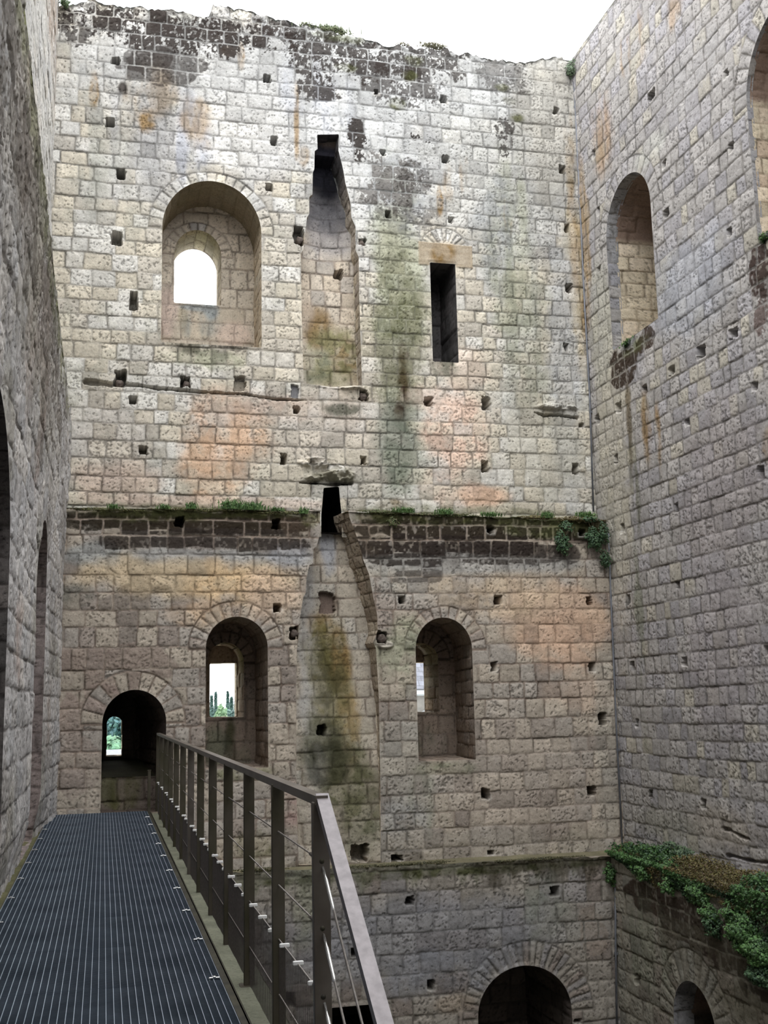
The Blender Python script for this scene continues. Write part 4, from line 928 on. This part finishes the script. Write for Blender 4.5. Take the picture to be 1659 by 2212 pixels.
# ------------------------------------------------------------------ railing
RX = .745; RT = -.306; PY = [4.0 + i * 1.01 for i in range(13)]
rail = props(empty('railing', (RX, 4.0, -1.38)), 'brown steel cable railing with bright angled handrail beside the grating walkway', 'railing')
def rpart(b, name, mat, parent=None, lab=None):
    o = b.build(name, mat, parent or rail)
    o.location = -rail.location
    if parent: o.location = (0, 0, 0)
    if lab: o['label'] = lab
    return o
CZ = [RT - .222 * k for k in range(1, 6)]
for i, y in enumerate(PY):
    b = MB(); w = .027 if i else .030
    b.box(RX - w, RX + w, y - .016, y + .016, -1.385, RT - .022, bev=.003)
    p_ = rpart(b, 'post', STEEL if i in (0, 6) else POSTM)
    for z in CZ:
        if i == 0: b = MB(); b.tube([(RX, y - .0175, z), (RX, y - .0155, z)], .009, 10); rpart(b, 'cable_hole', BEAM, p_)
    b = MB(); b.box(RX - .05, RX + .05, y - .05, y + .05, -1.39, -1.38, bev=.003)
    rpart(b, 'base_plate', POSTM)
b = MB(); b.bar((RX, 3.97, RT), (RX, PY[-1] + .03, RT), .045, .032)
rpart(b, 'handrail', STEEL)
D = Vector(_n(RW @ np.array([258 - W / 2, 128 - H / 2, F])))
P0 = Vector((RX + .006, 3.985, RT)); P1 = P0 - D * 2.6
b = MB(); b.bar(P0 + D * .012, P1, .046, .030); rpart(b, 'sloping_handrail', BRUSH, lab='bright brushed sloping handrail')
b = MB(); b.box(P1.x - .028, P1.x + .028, P1.y, P1.y + .05, P1.z - 1.1, P1.z - .02, bev=.004); rpart(b, 'post', STEEL)
for k, z in enumerate(CZ):
    b = MB(); b.tube([(RX, 4.0, z), (RX, PY[-1], z)], .0032, 6); rpart(b, 'cable', CABLE)
    b = MB(); b.tube([(RX, 4.03, z), (RX, 4.20, z)], [.008, .007], 10); rpart(b, 'cable_tensioner', STEEL)
    s0 = Vector((RX + .004, 3.985, z - .02)); b = MB(); b.tube([s0 - D * .02, s0 - D * 2.55], .0042, 8); rpart(b, 'sloping_cable', CABLE)
    b = MB(); b.tube([s0, s0 - D * .05, s0 - D * .07, s0 - D * .20, s0 - D * .22], [.0045, .0045, .0075, .0065, .0045], 10); rpart(b, 'cable_tensioner', CHROME)
mb = MB(); n = 52
for i in range(1, n):
    x = 1.01 * i / n; mb.box(-.001, .001, x - .0008, x + .0008, CZ[4] - .01, CZ[2] + .003)
mb.box(-.001, .001, 0, 1.01, CZ[4] - .0115, CZ[4] - .0085)
meshm = mb.mesh('mesh_panel'); meshm.materials.append(WIRE)
cb = MB(); cb.box(-.021, .021, -.006, .006, -.004, .013, bev=.003); clipm = cb.mesh('mesh_clip'); clipm.materials.append(CLIPM)
cb = MB(); cb.box(-.014, .014, -.006, .006, -.006, .006, bev=.003); clips = cb.mesh('mesh_clip'); clips.materials.append(CLIPM)
for y in PY[:-1]:
    o = link(bpy.data.objects.new('mesh_panel', meshm)); o.parent = rail; o.location = Vector((RX, y, 0)) - rail.location
    for dy, z, me_ in ((.17, CZ[2], clipm), (.50, CZ[2], clipm), (.84, CZ[2], clipm), (.25, CZ[4], clips), (.75, CZ[4], clips)):
        c = link(bpy.data.objects.new('mesh_clip', me_)); c.parent = o; c.location = (0, dy, z)
b = MB(); b.box(.60, .64, 15.86, 15.90, FL - .03, -.80, bev=.003); b.box(.595, .645, 15.855, 15.905, -.80, -.79); rpart(b, 'short_post', POSTM)

# ------------------------------------------------------------------ lightning conductor down the far corner
lcn = props(empty('lightning_conductor', (7.5, 16.2, 3)), 'thin grey lightning conductor cable running down the far right corner', 'cable')
def lp(b, name, mat): o = b.build(name, mat, lcn); o.location = -lcn.location; return o
def segp(pts, r=.015): b = MB(); b.tube(pts, r, 8); return b
q = [onY(1240, 176, Y1 - .04), onY(1251, 400, Y1 - .04), onY(1262, 640, Y1 - .04), onY(1274, 860, Y1 - .04), onY(1282, 1105, Y1 - .04)]
lp(segp(q), 'upper_cable', PIPE)
q = [onY(1315, 1150, Y2 - .04), onY(1320, 1300, Y2 - .04), onY(1331, 1560, Y2 - .04), onY(1344, 1822, Y2 - .04)]
lp(segp(q), 'middle_cable', PIPE)
q = [onY(1329, 1870, Y3 - .04), onY(1330, 2050, Y3 - .04), onY(1333, 2240, Y3 - .04)]
lp(segp(q, .016), 'lower_cable', PIPE)
for (x, y, Y) in [(1243, 230, Y1), (1253, 430, Y1), (1264, 670, Y1), (1276, 890, Y1), (1323, 1360, Y2), (1335, 1620, Y2), (1331, 1960, Y3), (1331, 2060, Y3)]:
    p_ = onY(x, y, Y - .03); b = MB(); b.box(p_[0] - .022, p_[0] + .022, p_[1] - .02, p_[1] + .03, p_[2] - .02, p_[2] + .02, bev=.005); lp(b, 'clamp', PIPE)

# ------------------------------------------------------------------ timber stubs left in the wall
TIMBER = metal_mat('old_grey_timber', (.06, .045, .038), (.15, .125, .11), .9, 0, 30, .2)
def stub(x, y, r, Y, label, d=.16, out=.02):
    p_ = onY(x, y, Y); rs = random.Random(int(x * 7 + y)); b = MB()
    n = 12; vs = []
    for yy, f in ((-out, .78), (-out + .02, 1.0), (d * .5, 1.02), (d, 1.0)):
        for k in range(n):
            w = 2 * math.pi * k / n; rr = r * f * (1 + .12 * math.sin(3 * w + x) + .06 * math.sin(7 * w))
            vs.append((rr * math.cos(w), yy, rr * math.sin(w)))
    fs = [tuple(range(n))]
    for i in range(3):
        for k in range(n): fs.append((i * n + k, (i + 1) * n + k, (i + 1) * n + (k + 1) % n, i * n + (k + 1) % n))
    b.add(vs, fs, None, True)
    o = b.build('timber_stub', TIMBER, None, p_); props(o, label, 'beam end', 'timber beam ends left in wall holes')
stub(258, 826, .060, Y1, 'dark round timber end in leftmost hole of the long crack', .25, -.04)
stub(404, 829, .058, Y1, 'timber end in square hole below the big window sill', .25, -.04)
stub(786, 855, .062, Y1, 'timber end in the hole right below the upper flue corner', .25, -.03)
stub(648, 517, .055, Y1, 'splintered timber end left of the upper fireplace flue', .2, .0)
stub(782, 524, .050, Y1, 'timber end right of the upper fireplace flue', .2, -.02)
stub(826, 1379, .062, Y2, 'dark timber end right of the lower fireplace hood', .2, .01)
stub(637, 1368, .055, Y2, 'dark timber end left of the lower fireplace hood', .2, .0)

# ------------------------------------------------------------------ plants
GR = [(.055, .13, .035), (.075, .17, .045), (.045, .10, .035), (.10, .21, .06)]
DG = [(.03, .075, .030), (.045, .10, .04), (.025, .06, .03), (.06, .12, .05)]
def leaves(b, c, r, n, size, cols, rs, droop=0.0, shell=.45, clip=None):
    c = Vector(c)
    for _ in range(n):
        while True:
            d = Vector((rs.gauss(0, 1), rs.gauss(0, 1), rs.gauss(0, 1)))
            if d.length > .01: break
        d.normalize(); k = shell + (1 - shell) * rs.random() ** .6
        k *= .82 + .3 * math.sin(d.x * 5 + c.x) * math.sin(d.z * 6 + c.y)
        p_ = c + Vector((d.x * r[0], d.y * r[1], d.z * r[2])) * k
        if clip: p_ = clip(p_)
        nn = (d + Vector((rs.uniform(-.7, .7), rs.uniform(-.9, .1), rs.uniform(-.3, .9)))).normalized()
        t = nn.orthogonal().normalized(); t.rotate(Matrix.Rotation(rs.uniform(0, 6.28), 3, nn)); s_ = nn.cross(t)
        L = size * rs.uniform(.6, 1.25); w = L * .42; col = cols[rs.randrange(len(cols))]; q = rs.uniform(.75, 1.2); col = tuple(v * q for v in col)
        b.add([p_ - t * L * .5, p_ + s_ * w - nn * L * .08, p_ + t * L * .5, p_ - s_ * w - nn * L * .08, p_ + nn * L * .10], [(0, 1, 4), (1, 2, 4), (2, 3, 4), (3, 0, 4)], col)
STEM = metal_mat('woody_stem', (.06, .045, .03), (.11, .085, .055), .9, 0, 40, .2)
def bush(name, blobs, label, cat='plant', group=None, size=.035, cols=GR, seed=1, stems=None, shell=.45):
    rs = random.Random(seed); base = Vector(blobs[0][0])
    root = props(empty(name, base), label, cat, group)
    b = MB()
    for (c, r, n) in blobs: leaves(b, Vector(c) - base, r, n, size, cols, rs, shell=shell)
    b.build('foliage', LEAF, root)
    b = MB(); o = Vector(stems) - base if stems is not None else Vector((0, .05, -.02))
    for (c, r, n) in blobs:
        e = Vector(c) - base
        for _ in range(4):
            m_ = e + Vector((rs.uniform(-1, 1) * r[0] * .6, rs.uniform(-.6, .2) * r[1], rs.uniform(-1, 1) * r[2] * .6))
            b.tube([o, (o + m_) / 2 + Vector((0, -.02, .02)), m_], [.006, .004, .002], 5)
    b.build('stem', STEM, root)
    return root
def by(x, y, Y, rx, ry, n, rd=.12): p_ = onY(x, y, Y); k = Y / F; return (tuple(p_), (rx * k, rd, ry * k), n)
def bx_(x, y, X, rx, ry, n, rd=.16):
    p_ = onX(x, y, X); k = p_[1] / F; return (tuple(p_), (rd, rx * k * 2.0, ry * k * 1.15), int(n * 1.9))
bush('ivy', [by(1215, 1172, Y2 - .10, 22, 34, 620), by(1225, 1138, Y2 - .08, 22, 16, 200)], 'dark green ivy tuft hanging from the middle ledge, left of the corner one', size=.036, cols=DG, seed=3)
bush('ivy', [by(1285, 1165, Y2 - .14, 27, 34, 800), by(1305, 1150, Y2 - .2, 16, 30, 300), by(1308, 1208, Y2 - .14, 15, 26, 300), by(1275, 1122, Y2 - .1, 28, 8, 200)], 'large dark green ivy cluster in the corner of the middle ledge', size=.036, cols=DG, seed=4)
bush('wall_shrub', [by(1232, 150, Y1 - .10, 13, 22, 360), by(1240, 135, Y1 - .05, 10, 12, 120)], 'grey green shrub at the very top of the far corner', size=.038, cols=[(.10, .15, .08), (.13, .18, .11), (.07, .11, .06)], seed=5)
bush('wall_shrub', [by(140, 6, Y1 - .1, 15, 10, 260)], 'small green shrub at the top left of the wall', size=.035, cols=[(.08, .13, .06), (.12, .17, .08)], seed=6)
Xl = XR3 - .02
bush('ivy', [by(1318, 1888, Y3 - .05, 17, 30, 460), by(1345, 1868, Y3 - .05, 22, 18, 260)], 'ivy clump hanging over the corner of the lower ledge', cols=GR[:3], seed=7)
bush('ivy', [by(1366, 1830, 15.75, 17, 13, 240)], 'small low green plant on the lower ledge under the cable', cols=GR, seed=8)
bush('ivy', [bx_(1392, 1882, Xl, 26, 26, 520), bx_(1415, 1865, Xl + .1, 26, 18, 260)], 'bright green ivy on the right ledge, next to the corner clump', cols=GR, seed=9)
bush('ivy', [bx_(1447, 1880, Xl + .05, 20, 26, 400), bx_(1445, 1915, Xl - .05, 10, 20, 160)], 'trailing green ivy on the right ledge with a hanging tail', cols=GR, seed=10)
bush('wall_shrub', [bx_(1475, 1845, XR - .1, 18, 20, 320), bx_(1450, 1832, XR - .08, 14, 16, 200)], 'upright grey green shrub growing against the right wall above ledge', size=.04, cols=[(.07, .12, .06), (.10, .15, .08), (.05, .09, .05)], seed=11)
bush('ivy', [bx_(1512, 1930, Xl, 26, 32, 620), bx_(1535, 1975, Xl - .03, 16, 26, 260)], 'bright leafy ivy hanging over the middle of the right ledge', cols=GR, seed=12)
bush('ivy', [bx_(1542, 2000, Xl - .03, 14, 30, 300)], 'dark thin ivy trailing down the right lower wall', cols=DG, seed=13)
bush('ivy', [bx_(1605, 2020, Xl - .06, 34, 46, 1000), bx_(1640, 2060, Xl - .08, 30, 36, 800), bx_(1585, 1975, Xl, 16, 30, 300)], 'big mass of green ivy at the right edge, below the moss', cols=GR, seed=14, size=.04)
bush('ivy', [bx_(1645, 2110, Xl - .06, 30, 26, 500)], 'dark ivy underside hanging lowest at the right edge', cols=DG, seed=15, size=.04)
bush('ivy', [bx_(1645, 1935, XR - .12, 22, 18, 320), bx_(1600, 1905, XR - .1, 26, 10, 220), bx_(1550, 1885, XR - .1, 18, 8, 160)], 'low green plants along the back of the right ledge', cols=DG, seed=16)
MO = [(.13, .10, .035), (.10, .09, .03), (.15, .13, .04), (.09, .06, .03)]
def moss(blobs, label, seed, cols=MO):
    rs = random.Random(seed); b = MB(); base = Vector(blobs[0][0])
    for (c, r, n) in blobs: leaves(b, Vector(c) - base, r, n, .022, cols, rs, shell=.75)
    o = b.build('moss', LEAF, None, base); props(o, label, 'moss', kind='stuff')
moss([bx_(1600, 1960, Xl + .12, 46, 26, 3200, .16), bx_(1560, 1935, Xl + .14, 26, 18, 1600, .16), bx_(1640, 1975, Xl + .1, 30, 26, 2000, .16)], 'brown green moss mound on the right ledge above the ivy', 31)
moss([bx_(1480, 1895, Xl + .12, 26, 12, 1500, .14), bx_(1430, 1865, Xl + .14, 30, 8, 1200, .14), bx_(1375, 1858, Xl + .2, 26, 6, 1000, .14)], 'brown moss carpet on the right ledge near the corner', 32)
moss([by(1250, 1122, Y2 - .02, 70, 7, 1800, .10), by(1160, 1118, Y2, 50, 5, 1200, .08)], 'brown moss cushion along the middle ledge near the corner', 33)
moss([by(715, 70, Y1 + .1, 55, 9, 2200, .15), by(660, 58, Y1 + .1, 26, 8, 900, .15)], 'grassy moss on the wall head above the upper flue', 34, [(.12, .15, .06), (.09, .11, .045), (.15, .15, .08)])
moss([by(940, 100, Y1 + .1, 36, 5, 900, .12), by(870, 100, Y1 + .1, 22, 4, 600, .12)], 'dry moss on the wall head right of the grass', 35, [(.16, .15, .08), (.12, .11, .06)])
moss([by(560, 1878, Y3 + .02, 60, 5, 900, .05), by(850, 1868, Y3 + .02, 160, 4, 2000, .05), by(1150, 1856, Y3 + .02, 130, 4, 1700, .05)], 'thin dark moss line along the lower ledge edge', 36, [(.07, .07, .03), (.10, .09, .04)])
moss([by(230, 1101, Y2 + .02, 90, 4, 1300, .05), by(430, 1101, Y2 + .02, 120, 5, 2000, .06), by(610, 1108, Y2 + .02, 60, 5, 1000, .06)], 'green moss line along the left half of the middle ledge', 37, [(.12, .13, .04), (.08, .09, .03), (.14, .12, .05)])
moss([by(830, 1106, Y2 + .0, 60, 6, 1000, .06), by(960, 1112, Y2 + .02, 90, 5, 1400, .05), by(850, 1128, Y2 - .02, 16, 14, 400, .04)], 'green moss line of the middle ledge right of the smoke slot', 38, [(.10, .13, .04), (.07, .09, .03), (.12, .10, .05)])
def grass(x, y, Y, w, hgt, n, label, seed, plane='Y', cols=((.09, .19, .05), (.13, .22, .07), (.07, .14, .045))):
    rs = random.Random(seed); b = MB(); k = Y / F if plane == 'Y' else 14 / F
    c = onY(x, y, Y) if plane == 'Y' else onX(x, y, Y)
    for _ in range(n):
        u = rs.gauss(0, .45) * w * k; h_ = hgt * k * rs.uniform(.4, 1.1); lean = rs.uniform(-.5, .5) * h_; wd = rs.uniform(.004, .009)
        p_ = (u, rs.uniform(-.05, .05), -.01) if plane == 'Y' else (rs.uniform(-.04, .04), u * 2, -.01)
        p_ = Vector(p_); col = cols[rs.randrange(3)]
        ax = Vector((wd, 0, 0)) if plane == 'Y' else Vector((wd * .5, wd, 0))
        m_ = p_ + Vector((lean * .35, rs.uniform(-.03, 0), h_ * .6)); t = p_ + Vector((lean, rs.uniform(-.06, 0), h_))
        b.add([p_ - ax, p_ + ax, m_ + ax * .7, m_ - ax * .7, t], [(0, 1, 2, 3), (3, 2, 4)], col)
        if rs.random() < .4:
            for q in range(2): leaves(b, m_, (.02, .02, .02), 1, .03, cols, rs)
    o = b.build('grass_tuft', LEAF, None, c); props(o, label, 'grass')
for i, (x, y, w, h_, n, lab) in enumerate([(415, 1098, 14, 16, 70, 'small bright grass tuft on the ledge above the square hole'), (500, 1098, 26, 24, 160, 'tallest bright grass tuft on the middle ledge'), (545, 1100, 26, 20, 140, 'wide grass tuft just right of the tallest one'),
        (600, 1103, 20, 10, 70, 'thin low grass on the ledge left of the flue'), (655, 1108, 12, 18, 60, 'little grass tuft beside the smoke slot'), (245, 1097, 14, 12, 50, 'faint grass tuft at the left end of the ledge'), (355, 1098, 14, 12, 50, 'short grass tuft between the left two tufts'),
        (870, 1106, 30, 14, 110, 'leafy grass tuft on the ledge right of the slot'), (960, 1110, 22, 16, 110, 'grass tuft on the middle ledge under the slit window'), (1060, 1114, 30, 12, 90, 'low grass strip on the ledge above a square hole'), (1180, 1118, 16, 18, 90, 'grass tuft on the ledge left of the ivy'), (1265, 1116, 26, 16, 110, 'grass growing over the ledge ivy in the corner')]):
    grass(x, y, Y2 - .03, w, h_, n, lab, 50 + i)
grass(1352, 748, XR - .02, 14, 26, 130, 'grass tuft on the sill of the right wall window', 71, 'X')
grass(1650, 520, XR - .02, 10, 22, 100, 'grass tuft on the sill at the right picture edge', 72, 'X')
grass(715, 66, Y1 + .05, 48, 16, 260, 'pale grass on the wall top above the upper flue', 73, cols=((.14, .18, .09), (.18, .21, .12), (.10, .13, .07)))
grass(930, 100, Y1 + .05, 30, 9, 90, 'dry thin grass on the wall top, right half', 74, cols=((.20, .19, .12), (.16, .16, .10), (.22, .2, .14)))

b = MB(); rs = random.Random(77)
base = Vector((XR3, 13.5, -2.2))
for _ in range(15000):
    y = 11.0 + 4.5 * rs.random() ** 1.15
    t = (15.5 - y) / 4.5
    dens = float(vn(np.array(y * 2.3), np.array(3.0), 91)); hang = (.10 + .75 * t) * (.25 + 1.0 * float(vn(np.array(y * 3.1), np.array(1.0), 92)))
    if rs.random() > .30 + .9 * dens: continue
    q = rs.random() ** 1.5
    if rs.random() < .45: p_ = Vector((XR3 + rs.uniform(-.05, .42), y, -2.12 + rs.random() * (.05 + .14 * dens)))
    else: p_ = Vector((XR3 - rs.uniform(.0, .13) * (1.1 - q), y, -2.12 - hang * q))
    br = vn(np.array(y * 1.7), np.array(p_.z * 3), 93) > .62
    leaves(b, p_ - base, (.015, .015, .015), 1, .030 if br else .042, MO[:4] if br else (DG if q > .5 else GR[:3]), rs)
o = b.build('undergrowth', LEAF, None, base); props(o, 'trailing green undergrowth spilling all along the lower right ledge', 'undergrowth', kind='stuff')
# ------------------------------------------------------------------ world outside the openings
GND = stone_mat('meadow', .05, 2); g = Acc()
flat(g, [(-500, 30, -14), (700, 30, -14), (900, 900, -16), (-700, 900, -16)], (.10, .16, .06), 61, 12, 2)
props(g.build('ground', GND), kind='structure')
def tree(name, c, h_, w, cone, cols, label, seed, n=900, leaf=.9):
    rs = random.Random(seed); root = props(empty(name, c), label, 'tree'); b = MB()
    if cone:
        for k in range(9):
            t = k / 8; leaves(b, (0, 0, h_ * (.15 + .82 * t)), (w * (1 - t * .93), w * (1 - t * .93), h_ * .09), int(n / 6), leaf, cols, rs, shell=.5)
    else:
        for k in range(7): leaves(b, (rs.uniform(-.5, .5) * w, rs.uniform(-.5, .5) * w, h_ * rs.uniform(.35, .8)), (w * .6, w * .6, h_ * .25), int(n / 4), leaf, cols, rs, shell=.6)
    b.build('crown', LEAF, root); b = MB(); b.tube([(0, 0, 0), (0, 0, h_ * .6)], [w * .09, w * .05], 8); b.build('trunk', STEM, root)
CON = [(.03, .075, .065), (.045, .10, .085), (.025, .06, .055)]; DEC = [(.09, .17, .08), (.12, .20, .10), (.07, .14, .07)]  # blue shift in the conifer tones stands in for distance haze
def at(px, Y, z): p_ = onY(px, 1537, Y); return (p_[0], Y, z)
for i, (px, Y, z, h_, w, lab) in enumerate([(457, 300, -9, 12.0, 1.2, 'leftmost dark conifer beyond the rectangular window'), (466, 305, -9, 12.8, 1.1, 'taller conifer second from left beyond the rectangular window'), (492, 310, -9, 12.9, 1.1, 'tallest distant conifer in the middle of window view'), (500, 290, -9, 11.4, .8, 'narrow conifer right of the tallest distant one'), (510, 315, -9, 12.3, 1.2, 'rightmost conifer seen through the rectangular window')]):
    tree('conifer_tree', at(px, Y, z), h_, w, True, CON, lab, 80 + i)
for i, (px, Y, z, h_, w, lab) in enumerate([(484, 230, -9, 10.0, 1.7, 'round light green tree low in the rectangular window'), (502, 220, -9, 9.6, 1.2, 'green tree tinted bluish for haze low at right of window view'), (474, 280, -8, 8.9, 1.6, 'pale distant tree between the conifers')]):
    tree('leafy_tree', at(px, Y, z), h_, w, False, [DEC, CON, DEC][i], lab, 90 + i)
PLA = metal_mat('pale_render', (.30, .315, .33), (.38, .39, .40), .9, 0, 1, .2)
GLS = metal_mat('window_glass', (.10, .13, .17), (.16, .2, .24), .2, 0, 1, .5)
def slate_mat():
    m, t, p = nt('slate_roof'); tc = node(t, 'ShaderNodeTexCoord'); br = node(t, 'ShaderNodeTexBrick')
    br.inputs['Scale'].default_value = 1; br.inputs['Brick Width'].default_value = .30; br.inputs['Row Height'].default_value = .26; br.inputs['Mortar Size'].default_value = .012
    br.inputs['Color1'].default_value = (.055, .062, .085, 1); br.inputs['Color2'].default_value = (.12, .13, .165, 1); br.inputs['Mortar'].default_value = (.02, .022, .03, 1)
    no = node(t, 'ShaderNodeTexNoise'); no.inputs['Scale'].default_value = 5; mx = node(t, 'ShaderNodeMixRGB'); mx.inputs[0].default_value = .12
    t.links.new(tc.outputs['UV'], br.inputs['Vector']); t.links.new(tc.outputs['Object'], no.inputs['Vector']); t.links.new(br.outputs[0], mx.inputs[1]); t.links.new(no.outputs[0], mx.inputs[2])
    t.links.new(mx.outputs[0], p.inputs['Base Color']); p.inputs['Roughness'].default_value = .6; return m
SLATE = slate_mat()
def house(px, Y, z0, w, h_, label):
    c = at(px, Y, z0); root = props(empty('house', c), label, 'house'); b = MB(); b.box(-w / 2, w / 2, 0, 8, 0, h_); b.build('walls', PLA, root)
    b = MB(); b.add([(-w / 2 - .3, -.3, h_), (w / 2 + .3, -.3, h_), (w / 2 + .3, 8.3, h_), (-w / 2 - .3, 8.3, h_), (-w / 2 - .3, 4, h_ + 1.1), (w / 2 + .3, 4, h_ + 1.1)], [(0, 1, 5, 4), (2, 3, 4, 5), (0, 4, 3), (1, 2, 5), (0, 3, 2, 1)]); b.build('roof', PIPE, root)
    k = int(w / 1.6)
    for i in range(k):
        b = MB(); x = -w / 2 + (i + .5) * w / k; b.box(x - .4, x + .4, -.05, 0, h_ - 2.0, h_ - .8); b.build('window_pane', GLS, root)
house(462, 450, -10, 5.0, 10.0, 'white distant house low at left in the rectangular window')
house(507, 400, -9, 3.6, 10.4, 'pale distant house low at right in the rectangular window')
house(249, 90, -9.5, 6.0, 5.4, 'white flat building low in the small doorway window')
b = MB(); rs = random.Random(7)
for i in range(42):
    x = rs.uniform(-6, 8); y = rs.uniform(150, 175); leaves(b, (x, y, rs.uniform(-12, 1) + (y - 150) * .14), (2.6, 2.6, 2.6), 420, .8, [(.045, .12, .13), (.06, .15, .16), (.035, .09, .10), (.07, .16, .15)], rs, shell=.7)  # bluish leaf colours carry the haze over the hillside
o = b.build('woods', LEAF); props(o, 'dense wooded hillside painted haze blue green seen through the small doorway window', 'woods', kind='stuff')
tree('leafy_tree', at(246, 120, -9), 6.8, 1.9, False, [(.07, .17, .10), (.09, .2, .11)], 'bright green tree low in the small doorway window', 99)
# slate-roofed building close behind the right-hand window
hb = props(empty('slate_roofed_building', (14, 45, -10)), 'slate roofed stone building seen through the right arched window', 'building')
b = MB(); b.box(-4.5, 6, 0, 10, 0, 10.35); b.build('walls', metal_mat('pale_ashlar', (.17, .165, .15), (.23, .22, .20), .9, 0, 4, .2), hb)
b = MB(); b.box(-4.6, 6.1, -.35, .1, 10.35, 10.62, bev=.06); b.build('cornice', PLA, hb)
vs = [(-4.6, -.4, 10.62), (6.1, -.4, 10.62), (6.1, 5, 16.5), (-4.6, 5, 16.5), (-4.6, 10.4, 10.62), (6.1, 10.4, 10.62)]
me = bpy.data.meshes.new('roof'); me.from_pydata(vs, [], [(0, 1, 2, 3), (3, 2, 5, 4), (0, 3, 4), (1, 5, 2)])
uv = me.uv_layers.new(name='UVMap')
for l in me.loops: c = vs[l.vertex_index]; uv.data[l.index].uv = (c[0], abs(c[1] - 5) * 1.48)
me.materials.append(SLATE); o = link(bpy.data.objects.new('roof', me)); o.parent = hb
b = MB(); b.add([(-2.4, -.5, 9.2), (-.2, -.5, 9.2), (-.2, -.5, 10.30), (-2.4, -.05, 9.2), (-.2, -.05, 9.2), (-.2, -.05, 10.30)], [(0, 1, 2), (5, 4, 3), (0, 2, 5, 3), (1, 4, 5, 2), (0, 3, 4, 1)]); b.build('gable', PLA, hb)
